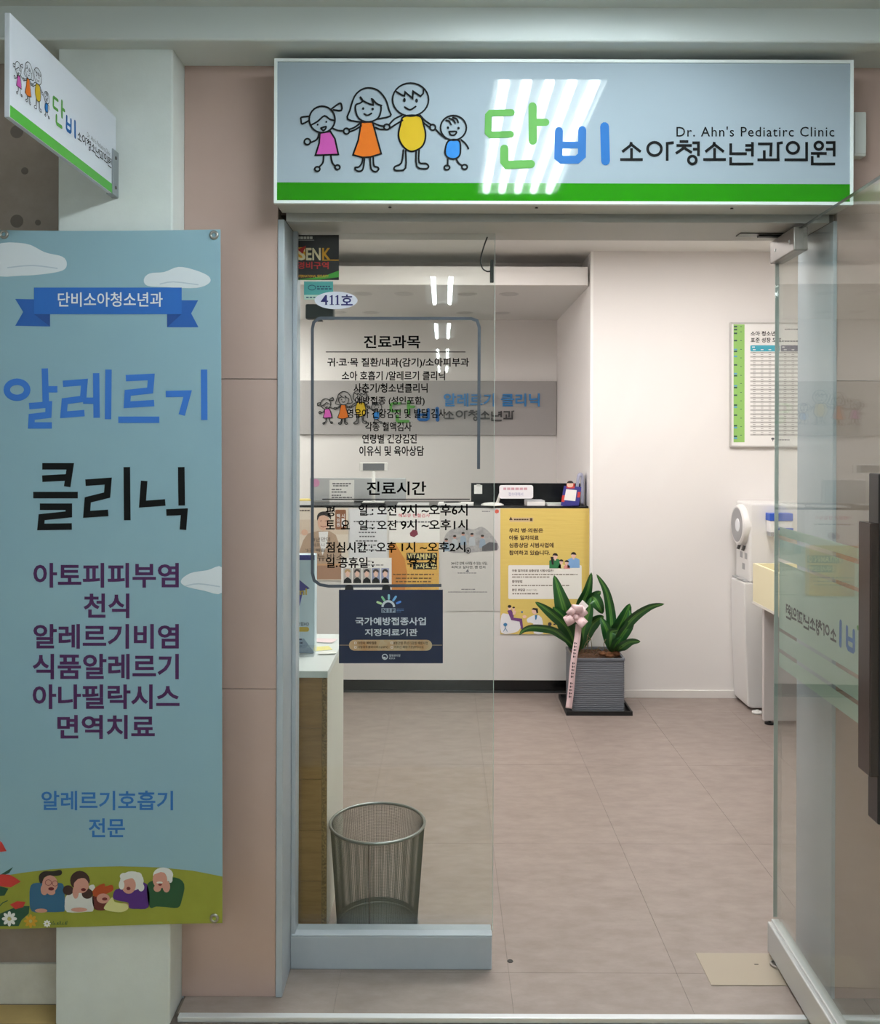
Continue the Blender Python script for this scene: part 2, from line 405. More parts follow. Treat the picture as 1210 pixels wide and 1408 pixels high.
for k, (x, y, s, wd) in enumerate(((1.50, 4.15, .30, 'right'), (.0, 4.40, .32, 'left'), (.55, 3.15, .26, 'front'))):
    t = thing('ceiling_panel', wd + ' square panel lighting the waiting room, above the view', 'light', (x, y, ZC), 'waiting room ceiling panels')
    MB().box(x - s - .012, x + s + .012, y - s - .012, y + s + .012, ZC - .012, ZC).build('frame', M_hous, t)
    box('diffuser', x - s, x + s, y - s, y + s, ZC - .016, ZC - .0125, M_led, t)
t = thing('ceiling_panel', 'added unseen square panel brightening the reception niche from the left', 'light', (-1.75, 6.2, ZN), 'waiting room ceiling panels')
box('frame', -2.08, -1.42, 5.87, 6.53, ZN - .012, ZN, M_hous, t); box('diffuser', -2.06, -1.44, 5.89, 6.51, ZN - .016, ZN - .0125, M_led, t)  # panel added out of view to brighten the niche's back wall

# ------------------------------------------------------------------ clinic logo (family drawing + name), in pixels of the front sign
C_fam = {'girl': ('pink_dress', mat('logo_pink', '#b9539f', 0.45, spec=.12)), 'mother': ('orange_dress', mat('logo_orange', '#c4661f', 0.45, spec=.12)),
         'father': ('yellow_shirt', mat('logo_yellow', '#bd9f22', 0.45, spec=.12)), 'boy': ('blue_shirt', mat('logo_blue', '#2c78bf', 0.45, spec=.12))}
M_green = mat('logo_green', '#569545', 0.45, spec=.12); M_band = mat('band_green', '#3fae1a', 0.35); M_lblue = mat('logo_letter_blue', '#2161a3', 0.45, spec=.12)
def family(mapf, T2, parent, off=0.0008, th=0.0, w=9.5):
    z = sub(410, 100, 4.84); T = lambda x, y: T2(*z(x, y))
    body = {'girl': [(145, 402), (215, 392), (245, 440), (268, 545), (115, 550), (140, 470)],
            'mother': [(420, 330), (495, 328), (520, 420), (553, 540), (480, 562), (430, 565), (365, 548), (400, 450)],
            'father': [(705, 292), (808, 290), (835, 350), (848, 420), (830, 485), (780, 520), (735, 520), (690, 480), (668, 420), (680, 350)],
            'boy': [(1000, 455), (1070, 452), (1080, 520), (1068, 560), (1030, 575), (990, 560), (978, 520)]}
    circ = {'girl': [(160, 312, 86, 88), (62, 460, 20, 20), (322, 390, 19, 19), (128, 642, 17, 15), (262, 630, 16, 15)],
            'mother': [(590, 362, 20, 18)], 'father': [(748, 180, 120, 110), (895, 365, 19, 19)],
            'boy': [(1033, 368, 86, 82), (990, 632, 18, 15), (1107, 628, 18, 15)]}
    lines = {'girl': [[(85, 350), (130, 325), (175, 288), (210, 310), (238, 318)], [(70, 292), (22, 298), (20, 320), (28, 342), (75, 318)], [(225, 240), (270, 208), (287, 210), (288, 252), (235, 248)],
                      [(138, 408), (125, 445), (85, 465)], [(232, 372), (265, 385), (302, 388)], [(170, 555), (165, 600), (140, 628)], [(218, 555), (228, 600), (248, 624)], [(152, 370), (185, 360), (180, 378), (165, 384), (152, 370)]],
             'mother': [[(415, 330), (330, 310), (345, 250), (375, 160), (420, 115), (470, 102), (530, 118), (580, 175), (605, 250), (613, 290), (525, 310)],
                        [(410, 205), (385, 215), (382, 250), (400, 300), (440, 325), (490, 325), (535, 300), (552, 250), (550, 220)], [(410, 205), (430, 188), (412, 160), (432, 188), (500, 215), (488, 170), (520, 205), (555, 220)],
                        [(440, 275), (462, 285), (488, 272)], [(410, 340), (375, 365), (338, 378)], [(420, 355), (380, 380), (342, 395)], [(500, 335), (540, 352), (575, 358)], [(515, 365), (545, 378), (575, 378)],
                        [(430, 568), (425, 600), (405, 628), (380, 632), (385, 650), (410, 657), (432, 640), (442, 570)], [(480, 565), (485, 640), (515, 660), (535, 645), (530, 630), (505, 620), (500, 565)]],
             'father': [[(650, 125), (690, 150), (708, 155), (712, 130), (762, 172), (765, 125), (815, 158), (832, 140), (835, 105)], [(710, 230), (745, 248), (782, 226)], [(690, 285), (640, 310), (605, 348)], [(695, 318), (650, 345), (612, 370)],
                        [(812, 285), (845, 320), (882, 345)], [(835, 335), (860, 355), (880, 368)], [(700, 515), (688, 600), (645, 625), (640, 645), (665, 652), (715, 635), (715, 520)], [(785, 520), (790, 625), (850, 640), (868, 625), (850, 605), (805, 598), (805, 515)]],
             'boy': [[(985, 318), (1005, 325), (1018, 345)], [(1005, 305), (1030, 315), (1045, 335)], [(1030, 300), (1055, 310), (1065, 333)], [(1005, 393), (1052, 393), (1045, 412), (1028, 418), (1012, 412), (1005, 393)],
                     [(915, 378), (945, 410), (985, 440)], [(1085, 448), (1115, 475), (1133, 505)], [(995, 575), (995, 615)], [(1050, 575), (1070, 605), (1090, 618)]]}
    eyes = {'girl': [(130, 347, 6, 7), (188, 328, 6, 7)], 'mother': [(433, 240, 8, 9), (496, 243, 8, 9)], 'father': [(707, 183, 9, 14), (788, 187, 9, 14)], 'boy': [(997, 367, 8, 9), (1067, 370, 8, 9)]}
    for k in body:
        a = Art(mapf, T)
        sm = 4 if k in ('father', 'boy') else 0
        a.stroke(catmull(body[k], 4, True) if sm else body[k], w, True)
        for c in circ[k]: a.stroke(ellpts(*c, n=28), w, True)
        for l in lines[k]: a.stroke(l, w, smooth=0 if (k == 'father' and l[0] == (650, 125)) or len(l) == 2 else 3)
        for e in eyes[k]: a.ell(*e)
        o = a.build(k + '_drawing', M_ink, parent, off + .0006, th)
        Art(mapf, T).poly(body[k], sm).build(C_fam[k][0], C_fam[k][1], o, off, th)
def danbi(mapf, T2, parent, off=0.0008, th=0.0):
    z = sub(650, 100, 2.3725); T = lambda x, y: T2(*z(x, y))
    a = Art(mapf, T)
    a.stroke([(126, 130), (58, 132), (51, 140), (50, 195), (58, 203), (124, 201)], 22).stroke([(195, 110), (196, 222)], 27).stroke([(195, 162), (238, 162)], 24).stroke([(103, 248), (103, 290), (112, 301), (190, 298)], 27)
    a.build('green_lettering', M_green, parent, off, th)
    a = Art(mapf, T)
    a.stroke([(281, 190), (279, 275), (290, 284), (340, 284), (356, 270), (357, 187)], 26).stroke([(281, 236), (357, 236)], 22).stroke([(430, 176), (433, 288)], 29)
    a.build('blue_lettering', M_lblue, parent, off, th)
SYL = {'so': [[(235, 382), (266, 358), (270, 345), (274, 358), (305, 382)], [(270, 368), (270, 411)], [(227, 411), (313, 411)]],
       'a': ['c', (357, 371, 26, 25), [(405, 416), (405, 350), (430, 347)]],
       'cheong': [[(452, 343), (485, 343)], [(440, 358), (498, 358)], [(468, 358), (464, 370), (438, 388)], [(468, 362), (476, 372), (498, 385)], [(500, 348), (523, 348), (523, 398)], [(502, 372), (523, 372)], 'c', (500, 413, 15, 15)],
       'nyeon': [[(645, 350), (645, 389), (706, 389)], [(727, 345), (727, 400)], [(700, 358), (727, 358)], [(700, 375), (727, 375)], [(645, 402), (645, 428), (731, 428)]],
       'gwa': [[(748, 352), (798, 352), (796, 400)], [(772, 376), (772, 412)], [(746, 412), (830, 412)], [(824, 412), (824, 350), (842, 347)]],
       'ui': ['c', (880, 367, 22, 21), [(848, 412), (932, 412), (932, 345)]],
       'won': ['c', (978, 359, 15, 14), [(948, 388), (1008, 388)], [(976, 388), (976, 404)], [(1005, 372), (1036, 372)], [(1005, 347), (1036, 347), (1036, 400)], [(953, 398), (953, 428), (1040, 428)]]}
def clinic_name(mapf, T2, parent, m=None, off=0.0008, th=0.0, last=8, name='dark_lettering', extra=0):
    z = sub(770, 70, 2.75); T = lambda x, y: T2(*z(x, y)); a = Art(mapf, T)
    for i, (k, dx) in enumerate((('so', 0), ('a', 0), ('cheong', 0), ('so', 314), ('nyeon', 0), ('gwa', 0), ('ui', 0), ('won', 0))):
        if i >= last: break
        it = iter(SYL[k])
        for e in it:
            if e == 'c': c = next(it); a.stroke(ellpts(c[0] + dx, c[1], c[2], c[3], n=24), 9.5 + extra, True)
            else: a.stroke([(x + dx, y) for x, y in e], 9.5 + extra, cap='b')
    return a.build(name, m or M_ink, parent, off, th)
ident = lambda x, y: (x, y)

# ------------------------------------------------------------------ front sign over the entrance
YS = 2.36
x0, x1 = XX(377, 180, YS), XX(1173, 180, YS); z0, z1 = ZZ(775, 281, YS), ZZ(775, 82, YS)
t = thing('shop_sign', 'wide white box sign with green band and family drawing over the entrance', 'sign', ((x0 + x1) / 2, YS, z0))
M_edge = mat('sign_edge_white', '#dfe6e4', 0.4)
box('housing', x0 + .002, x1 - .002, YS + .006, YW + .010, z0 + .002, z1 - .002, mat('sign_housing', '#c2c3bf', 0.4), t, bevel=.002)
box('face_panel', x0 + .006, x1 - .006, YS + .0005, YS + .0075, z0 + .006, z1 - .006, mat('sign_acrylic', '#99a6b0', 0.02), t)
b = .008
for a in ((x0, x1, z0, z0 + b), (x0, x1, z1 - b, z1), (x0, x0 + b, z0 + b, z1 - b), (x1 - b, x1, z0 + b, z1 - b)):
    box('edge_trim', a[0], a[1], YS - .003, YS + .012, a[2], a[3], M_edge, t)
f = face(YS)
pb = MB().box(x0 + b, x1 - b, YS - .0002, YS + .0003, z0 + b, ZZ(775, 252, YS)); pb.build('green_band', mat('band_green_gloss', '#237d0d', 0.03), t)
family(f, ident, t, w=11.5); danbi(f, ident, t); clinic_name(f, ident, t, extra=1)
Art(f).text("Dr. Ahn's Pediatirc Clinic", 930, 174, 1147, 188, 0.004, 1.12).build('english_lettering', M_ink, t, .0008)
for px in (536, 738, 1007): MB().lathe([(.004, 0), (.0045, -.002)], (XX(px, 285, 2.39), 2.395, z0 + .0005), 12).build('screw', M_black, t)
t = thing('wall_box', 'small white cable box on the pink panel beside the front sign', 'box', (XX(1178, 190, YW), YW, ZZ(1178, 218, YW)))
box('cover', XX(1166, 190, YW), XX(1183, 190, YW), YW - .035, YW, ZZ(1178, 220, YW), ZZ(1178, 160, YW), mat('box_white', '#d8dbd8', 0.5), t, bevel=.003)
box('seam_lid', XX(1167, 190, YW), XX(1182, 190, YW), YW - .038, YW - .035, ZZ(1178, 217, YW), ZZ(1178, 163, YW), mat('box_white', '#d8dbd8', 0.5), t, bevel=.001)

# ------------------------------------------------------------------ sign projecting from the column
xb, ya, yb_, za, zb = -.874, 1.771, 2.345, 2.199, 2.409
t = thing('projecting_sign', 'narrow white sign projecting from the column with family drawing', 'sign', (xb, 2.06, za))
box('board', xb - .011, xb, ya, yb_, za, zb, mat('foam_board', '#d3d8e2', 0.35), t, bevel=.001)
fb = lambda x, y, o: Vector((xb + o, x, y))
T2 = lambda x, y: (1.783 + (x - 415) * 7.2e-4, 2.302 - (y - 175) * 7.5e-4)
Art(fb).rect(ya + .001, za + .001, yb_ - .001, za + .025).build('green_band', mat('band_green_matt', '#48a234', 0.4), t, .0004)
family(fb, T2, t, .0005); danbi(fb, T2, t, .0005); clinic_name(fb, T2, t, off=.0005)
Art(fb, T2).text("Dr. Ahn's Pediatirc Clinic", 930, 172, 1140, 188, 0.0).build('english_lettering', mat('grey_print', '#8b8d92', 0.5), t, .0005)
mb = MB().box(xb - .014, xb + .004, yb_ - .03, 2.354, za - .002, za + .118)
br = mb.build('bracket', mat('bracket_grey', '#9aa0a4', 0.35, metal=0.6), t, bevel=.001)
for zz in (za + .02, za + .098): MB().lathe([(.005, 0), (.004, .002)], (xb + .004, yb_ - .012, zz), 12, axis='X').build('screw', M_steel_d, br)

# ------------------------------------------------------------------ hanging banner
YBN = 2.330
t = thing('banner', 'tall pale blue cloth banner with allergy clinic lettering and cartoon family', 'banner', (XX(150, 1270, YBN), YBN, ZZ(150, 1270, YBN)))
fbn = face(YBN)
outl = [(-6, 316), (40, 317), (100, 317.5), (200, 317), (303, 315.5), (304.5, 600), (305, 900), (306, 1269), (250, 1270), (180, 1272), (90, 1275), (20, 1277), (-8, 1277), (-8, 800)]
MB().prism([P(x, y, YBN) for x, y in outl], (0, .0012, 0)).build('cloth', mat('banner_cloth', '#8eb0bc', 0.65, noise=(1.6, 0.3, 0.8), hex2='#84a6b7', bump=(500, 0.05)), t)
cl = mat('banner_cloud', '#d9e0e6', 0.7)
for c in ([(-6, 338), (35, 335), (62, 347), (86, 353), (92, 363), (86, 372), (60, 377), (30, 379), (-6, 377)], [(198, 384), (206, 376), (226, 374), (246, 367), (270, 372), (287, 380), (288, 389), (270, 396), (230, 395), (203, 393)], [(249, 798), (262, 788), (285, 784), (305, 780), (305, 815), (280, 812), (255, 806)]):
    Art(fbn).poly([(max(-7, min(305, x)), y) for x, y in catmull(c, 4, True)]).build('cloud_print', cl, t, .0006)
    cx = sum(p[0] for p in c) / len(c); cy = sum(p[1] for p in c) / len(c)
    Art(fbn).stroke([(max(cx - 38, 0) if cx < 100 else cx - 22, cy + 8), (cx - 4, cy + 5), (min(cx + 30, 302), cy + 9)], 1.6, smooth=3).build('cloud_shading', mat('cloud_grey', '#b9c6d2', 0.7), t, .001)
rb, rbd = mat('ribbon_blue', '#2163b4', 0.6), mat('ribbon_blue_dark', '#144489', 0.6)
Art(fbn).poly([(21, 411), (69, 412), (69, 449), (21, 448), (32, 429)]).build('ribbon_tail', mat('ribbon_blue_tail', '#1d58a6', 0.6), t, .0006)
Art(fbn).poly([(230, 413), (272.5, 413), (263, 431), (273, 450), (230, 450)]).build('ribbon_tail', mat('ribbon_blue_tail', '#1d58a6', 0.6), t, .0006)
Art(fbn).rect(47, 395.5, 250, 432).build('ribbon_print', rb, t, .0012)
Art(fbn).poly([(47, 432), (69, 432), (69, 449)]).build('ribbon_fold', rbd, t, .0014)
Art(fbn).poly([(230, 432), (250, 432), (230, 450)]).build('ribbon_fold', rbd, t, .0014)
Art(fbn).text('단비소아청소년과', 80, 402, 224, 422, 0.012).build('ribbon_lettering', M_wht, t, .0018)
A1 = Art(fbn, sub(0, 300, 3.06)); w = 27
A1.stroke(ellpts(72, 722, 43, 34, n=24), w, True)
for s_ in ([(189, 632), (193, 778)], [(193, 720), (242, 720)], [(123, 791), (206, 784), (204, 828), (134, 836), (132, 872), (219, 872)], [(265, 697), (356, 690), (350, 760), (273, 770), (268, 827), (356, 820)], [(350, 768), (400, 768)], [(405, 652), (407, 840)], [(457, 637), (455, 846)],
           [(530, 673), (637, 668), (632, 725), (538, 735), (535, 785), (649, 778)], [(498, 848), (671, 848)], [(698, 740), (790, 738), (765, 828)], [(859, 637), (860, 849)]): A1.stroke(s_, w, cap='b')
A1.build('blue_lettering', mat('banner_blue', '#2f6fc4', 0.6), t, .0006)
A1 = Art(fbn, sub(0, 300, 3.06)); w = 28
for s_ in ([(178, 1044), (296, 1044), (283, 1130)], [(178, 1096), (290, 1090)], [(140, 1165), (328, 1165)], [(168, 1214), (290, 1214), (290, 1246), (176, 1258), (172, 1299), (303, 1297)], [(360, 1113), (456, 1106), (451, 1165), (370, 1185), (365, 1246), (456, 1240)], [(534, 1047), (536, 1271)],
           [(607, 1105), (600, 1203), (696, 1196)], [(763, 1047), (765, 1209)], [(700, 1238), (776, 1235), (770, 1311)]): A1.stroke(s_, w, cap='b')
A1.build('black_lettering', M_ink, t, .0006)
pur = mat('banner_purple', '#45164f', 0.6)
for s_, bx in (('아토피피부염', (46, 774, 246, 808)), ('천식', (115, 816, 178, 850)), ('알레르기비염', (46, 858, 246, 892)), ('식품알레르기', (45, 899, 246, 934)), ('아나필락시스', (45, 941, 247, 975)), ('면역치료', (79, 983, 213, 1016))):
    Art(fbn).text(s_, *bx, 0.024).build('purple_lettering', pur, t, .0006)
for s_, bx in (('알레르기호흡기', (57, 1087, 238, 1114)), ('전문', (122, 1125, 172, 1151))):
    Art(fbn).text(s_, *bx, 0.018).build('small_blue_lettering', mat('banner_blue_2', '#2a6cb0', 0.6), t, .0006)
Art(fbn).poly([(-7, 1206), (30, 1200), (70, 1195), (120, 1192), (165, 1191), (220, 1192.5), (265, 1197), (306, 1205), (306, 1269), (250, 1270), (180, 1272), (90, 1275), (20, 1277), (-7, 1277)]).build('hill_print', mat('banner_grass', '#8a8e30', 0.65, noise=(14, .3, .8), hex2='#949838'), t, .0006)
skin = mat('print_skin', '#c79082', 0.65); hairb = mat('print_black_hair', '#241c1b', 0.65); hairw = mat('print_white_hair', '#dcdcda', 0.65); mouth = mat('print_mouth', '#6d1f22', 0.65)
TZ = sub(0, 1170, 4.654)
def person(nm, coat, mcoat, hair, mhair, skins, mth, extra=None, o=.001):
    bd = Art(fbn, TZ)
    for c in coat: bd.poly(c, 3)
    b_ = bd.build(nm + '_print', mcoat, t, o)
    h = Art(fbn, TZ)
    for e in hair: h.ell(*e) if isinstance(e, tuple) else h.poly(e, 3)
    h.build('hair', mhair, b_, o + .0004)
    s = Art(fbn, TZ)
    for e in skins: s.ell(*e)
    s.build('face', skin, b_, o + .0008)
    Art(fbn, TZ).ell(*mth).build('mouth', mouth, b_, o + .0012)
    if extra: extra(b_)
def glasses(b_): Art(fbn, TZ).stroke(ellpts(312, 200, 20, 18), 3, True).stroke(ellpts(355, 205, 18, 17), 3, True).stroke([(332, 202), (338, 204)], 3).build('glasses', mouth, b_, .0022)
person('man', [[(200, 218), (255, 203), (375, 203), (410, 228), (415, 370), (395, 388), (300, 390), (205, 385), (190, 300)]], mat('print_blue_coat', '#2f5f80', 0.65), [[(258, 205), (250, 160), (280, 130), (340, 128), (385, 120), (399, 136), (385, 155), (330, 160), (285, 168), (275, 198)]], hairb,
       [(322, 210, 50, 56), (286, 245, 24, 36), (330, 262, 26, 18), (265, 380, 40, 13)], (330, 240, 19, 11), glasses)
fringe = lambda b_: Art(fbn, TZ).poly([(462, 200), (470, 150), (520, 128), (570, 160), (575, 205), (545, 172), (500, 178), (475, 205)], 2).build('fringe', mat('print_brown_hair', '#3c2622', 0.65), b_, .0022)
person('woman', [[(430, 282), (500, 268), (590, 282), (600, 375), (560, 388), (430, 390), (415, 330)], [(570, 225), (600, 215), (608, 240), (585, 255)]], mat('print_white_coat', '#d5d5d2', 0.65), [(512, 188, 62, 62), (437, 250, 34, 32), (560, 272, 36, 33)], mat('print_brown_hair', '#3c2622', 0.65),
       [(522, 218, 48, 50), (486, 262, 20, 42), (508, 374, 52, 14)], (536, 245, 16, 10), fringe)
person('child', [[(600, 285), (680, 300), (690, 368), (640, 380), (602, 365), (592, 310)]], mat('print_brown_coat', '#5e241f', 0.65), [[(592, 262), (618, 228), (668, 206), (675, 225), (718, 216), (726, 248), (690, 270), (640, 285), (608, 290)]], mat('print_orange_hair', '#a8451d', 0.65),
       [(662, 302, 42, 32)], (672, 305, 17, 10))
Art(fbn, TZ).poly([(668, 358), (695, 320), (722, 292), (735, 320), (770, 330), (815, 338), (822, 368), (780, 388), (720, 384), (680, 374)], 3).build('toy_print', mat('print_cream_toy', '#cfcd8e', 0.65), t, .0030)
curls = lambda b_: Art(fbn, TZ).ell(780, 215, 18, 30).ell(905, 230, 20, 26).ell(885, 160, 26, 26).ell(795, 160, 26, 22).poly([(778, 200), (790, 160), (830, 150), (872, 175), (840, 172), (805, 182)]).build('curl', hairw, b_, .0022)
person('grandmother', [[(735, 252), (780, 235), (920, 200), (955, 262), (950, 360), (880, 370), (830, 365), (820, 330), (760, 318), (725, 300)]], mat('print_purple_coat', '#4c2374', 0.65), [(845, 190, 76, 62)], hairw, [(825, 218, 46, 54), (795, 348, 30, 16)], (824, 238, 13, 11), curls)
ears = lambda b_: Art(fbn, TZ).ell(1023, 200, 20, 7).poly([(985, 150), (1000, 118), (1060, 108), (1100, 130), (1105, 190), (1085, 200), (1075, 150), (1030, 132)], 2).build('whiskers', hairw, b_, .0022)
person('grandfather', [[(950, 205), (1000, 185), (1120, 168), (1180, 212), (1165, 310), (1140, 362), (1060, 358), (1000, 355), (960, 360), (940, 262)]], mat('print_green_coat', '#204d2e', 0.65), [(1045, 152, 64, 48)], hairw, [(1025, 182, 46, 56), (1008, 238, 24, 22), (1066, 226, 24, 38)], (1026, 212, 12, 9), ears)
redf = mat('print_red_flower', '#b8322e', 0.65); leafp = mat('print_leaf', '#1f4a36', 0.65)
Art(fbn, TZ).poly([(-30, 235), (0, 225), (55, 240), (30, 285), (-30, 290)]).poly([(5, 150), (85, 102), (60, 140), (20, 158)]).poly([(0, 400), (60, 375), (120, 350), (190, 352), (185, 400), (140, 440), (120, 480), (-20, 480)]).stroke([(0, 350), (20, 330), (48, 318)], 6).build('leaf_print', leafp, t, .0009)
Art(fbn, TZ).poly([(-30, 150), (60, 150), (100, 170), (135, 195), (70, 232), (-30, 220)]).build('tulip_print', redf, t, .0013)
Art(fbn, TZ).poly([(65, 342), (110, 320), (165, 325), (150, 358), (100, 372)]).build('tulip_print', redf, t, .0013)
Art(fbn).poly([(-6, 1152), (3, 1158), (9.5, 1170), (-6, 1172)]).build('tulip_print', redf, t, .0013)
for cx, cy, rr, mm in ((62, 432, 30, M_wht), (198, 447, 27, mat('print_yellow_flower', '#c9962b', 0.65)), (303, 463, 15, M_wht)):
    a = Art(fbn, TZ)
    for i in range(8): a.ell(cx + rr * math.cos(i * .785), cy + rr * math.sin(i * .785), rr * .62, rr * .36, i * 45)
    o = a.build('daisy_print', mm, t, .0017); Art(fbn, TZ).ell(cx, cy, rr * .4, rr * .4).build('flower_eye', mat('print_flower_eye', '#b7b06a', 0.65), o, .0021)
a = Art(fbn, TZ); rnd = random.Random(3)
for i in range(16): x = 330 + i * 6.5; a.stroke([(x, 472), (x + rnd.uniform(-8, 8), 472 - rnd.uniform(6, 28))], 3, cap='b')
a.build('grass_print', leafp, t, .0009)
for (px, py) in ((294, 323), (5, 322), (294.5, 1263)):
    q = P(px, py, YBN - .002); m_ = MB().lathe([(.0055, .002), (.0055, -.001), (.0085, -.002), (.012, -.0005), (.0125, .002)], q, 20, axis='Y', cap=False).build('grommet', M_steel, t, smooth=True)

# ------------------------------------------------------------------ fixed glass beside the doorway
XG0, XG1 = -.436, .151
wg = bpy.data.objects.new('window_1', None); scene.collection.objects.link(wg); wg.location = (-.14, YG, 0); struct(wg, 'fixed glass pane with black clinic lettering beside the doorway')
box('glass_pane', XG0, XG1 - .001, YG - .006, YG + .006, .095, ZH, M_glass, wg)
box('glass_edge', XG1 - .0012, XG1, YG - .006, YG + .006, .10, ZH, M_gedge, wg)
zr = ZZ(540, 1288, 2.585)
box('bottom_rail', -.445, .146, 2.585, 2.655, 0, zr, M_frame, wg, bevel=.003)
box('rail_cap', -.442, .147, 2.585, YG - .007, zr, zr + .005, mat('rail_cap_paint', '#b9c2ca', 0.35), wg, bevel=.002)
YD = YG - .0066; fg = face(YD)
M_dec = mat('vinyl_lettering', '#060607', 0.7, spec=.05); M_line = mat('vinyl_border', '#474e58', 0.5)
Art(fg).stroke([(607, 805), (452, 806), (440, 804), (432, 798), (429.5, 788), (429.5, 452), (431.5, 443), (439, 437.5), (648, 438), (656, 441), (659, 450), (658, 645)], 4.2, cap='b').build('border_line', M_line, wg, .0002)
for s_, x0, y0, x1, y1, bo in (('진료과목', 500, 461, 578, 479, .022), ('귀·코·목 질환/내과(감기)/소아피부과', 450, 492, 645, 506, .022), ('소아 호흡기 /알레르기 클리닉', 470, 510, 612, 523, .022), ('사춘기/청소년클리닉', 486, 527, 588, 540, .022), ('예방접종 (성인포함)', 488, 545, 584, 558, .022),
                               ('영유아 건강검진 및 발달 검사', 477, 562, 613, 575, .022), ('각종 혈액검사', 502, 580, 566, 593, .022), ('연령별 건강검진', 498, 597, 573, 610, .022), ('이유식 및 육아상담', 494, 613, 583, 627, .022), ('진료시간', 504, 662, 586, 681, .022),
                               ('평', 448, 696, 460, 710, .022), ('일 : 오전', 493, 694, 545, 709, .022), ('9시 ~오후6시', 551, 693, 643, 709, .022), ('토  요', 448, 715, 481, 728, .022), ('일 : 오전', 493, 715, 545, 729, .022), ('9시 ~오후1시', 551, 714, 643, 729, .022),
                               ('점심시간 : 오후', 448, 745, 545, 760, .022), ('1시 ~오후2시,', 552, 745, 645, 760, .022), ('일.공휴일 :', 448, 766, 514, 781, .022), ('휴  진', 560, 766, 601, 780, .022)):
    Art(fg).text(s_, x0, y0, x1, y1, bo).build('lettering', M_dec, wg, .0002)
Art(fg).rect(448, 483.3, 640, 484.5).build('rule_line', M_dec, wg, .0002); Art(fg).rect(443, 685.8, 646, 687).build('rule_line', M_dec, wg, .0002)
# stickers on the glass
def sheet(t, x0, y0, x1, y1, Y, m, name='sheet', th=.001, curl=0):
    c = [P(x0, y0, Y), P(x1, y0, Y), P(x1, y1, Y), P(x0, y1, Y)]
    return MB().prism(c, (0, th, 0)).build(name, m, t)
def pthing(name, label, cat, x0, y0, x1, y1, Y, group=None): return thing(name, label, cat, P((x0 + x1) / 2, y1, Y), group)
YK = YG - .0082; fk = face(YK)
t = pthing('security_sign', 'black square security sticker with yellow and red lettering at the glass corner', 'sign', 407, 323, 466, 385, YK)
sheet(t, 407, 323, 466, 385, YK, mat('sticker_black', '#1b1a19', 0.35))
Art(fk).text('S', 409, 341, 420, 358, .03).text('EN', 421, 341, 441, 358, .025).build('cream_lettering', mat('sticker_cream', '#e3d6b0', 0.5), t)
Art(fk).rect(443, 357, 466, 358.5).build('amber_line', mat('sticker_amber', '#d99e22', 0.5), t)
Art(fk).text('K', 443, 341, 455, 358, .025).build('amber_lettering', mat('sticker_amber', '#d99e22', 0.5), t)
Art(fk).rect(407.5, 340, 420, 357).build('amber_block', mat('sticker_amber', '#d99e22', 0.5), t, .0003)
Art(fk).poly([(409, 343), (421, 338), (416, 349)]).build('red_arrow', mat('sticker_red', '#b3231f', 0.5), t, .0009)
Art(fk).text('경비구역', 409, 360, 452, 370, .02).build('red_lettering', mat('sticker_red', '#b3231f', 0.5), t, .0009)
Art(fk).poly([(407, 384.5), (430, 382), (450, 378), (466, 372), (466, 381), (440, 384.5)]).build('green_swoosh', mat('sticker_green', '#3f9a35', 0.5), t, .0004)
Art(fk).text('INTERNATIONAL SECURITY', 408, 378, 452, 381.5, .01).build('small_lettering', mat('sticker_amber', '#d99e22', 0.5), t, .0009)
Art(fk).dashes(409, 432, 327, 3.4, 1, 3, 4, .8).rect(408, 330, 432, 330.5).build('top_print', mat('sticker_grey', '#b9b7b0', 0.5), t)
t = pthing('card_sign', 'small teal sticker under the black security sticker', 'sign', 418, 387, 458, 412, YK)
sheet(t, 418, 387, 458, 412, YK, mat('card_teal', '#4fa39f', 0.4))
Art(fk).rect(418, 405.5, 458, 412).build('pale_strip', mat('card_pale', '#bcd6c6', 0.5), t, .0004)
Art(fk).stroke(ellpts(429, 395.5, 5, 3.4), .9, True).dashes(436, 456, 394, 1.8, 4, 2, 5).dashes(436, 456, 397.3, 1.8, 5, 2, 5).dashes(421, 452, 409, 1.6, 6, 2, 4).build('print', mat('card_ink', '#1d4a66', 0.5), t, .0008)
t = pthing('room_number_sign', 'white oval room number plate on the fixed glass', 'sign', 433, 401, 491, 425, YK - .004)
Fo = [P(x, y, YK - .004) for x, y in ellpts(462, 413, 29.5, 12, n=40)]
MB().prism(Fo, (0, .003, 0)).build('plate', mat('oval_white', '#dfe1ee', 0.4), t)
a411 = Art(face(YK - .004)).poly([(441, 414.6), (447.2, 405.8), (449.6, 405.8), (449.6, 413.4), (451.2, 413.4), (451.2, 415.2), (449.6, 415.2), (449.6, 418.4), (450.6, 419.2), (446.2, 419.2), (447.2, 418.4), (447.2, 415.2), (441, 415.2)])
for x_ in (456.2, 464.0): a411.poly([(x_ - 3.2, 408), (x_, 405.8), (x_ + 1.3, 405.8), (x_ + 1.3, 418.3), (x_ + 3, 418.6), (x_ + 3, 419.3), (x_ - 3, 419.3), (x_ - 3, 418.6), (x_ - 1.1, 418.3), (x_ - 1.1, 408.2), (x_ - 3, 408.7)])
a411.text('호', 469, 405, 485, 420, .02).build('lettering', mat('oval_ink', '#1c1866', 0.5), t)
YI = YG + .0065
t = pthing('sensor_box', 'flat black sensor box behind the glass under the oval plate', 'sensor', 420, 418, 459, 440, YI + .03)
q0, q1 = P(420, 418, YI + .002), P(459, 438.5, YI + .002)
box('case', q0.x, q1.x, YI, YI + .03, q1.z, q0.z, M_black, t, bevel=.004)
q0, q1 = P(436, 438, YI + .002), P(443, 441.5, YI + .002); box('mount', q0.x, q1.x, YI, YI + .02, q1.z, q0.z, M_black, t)
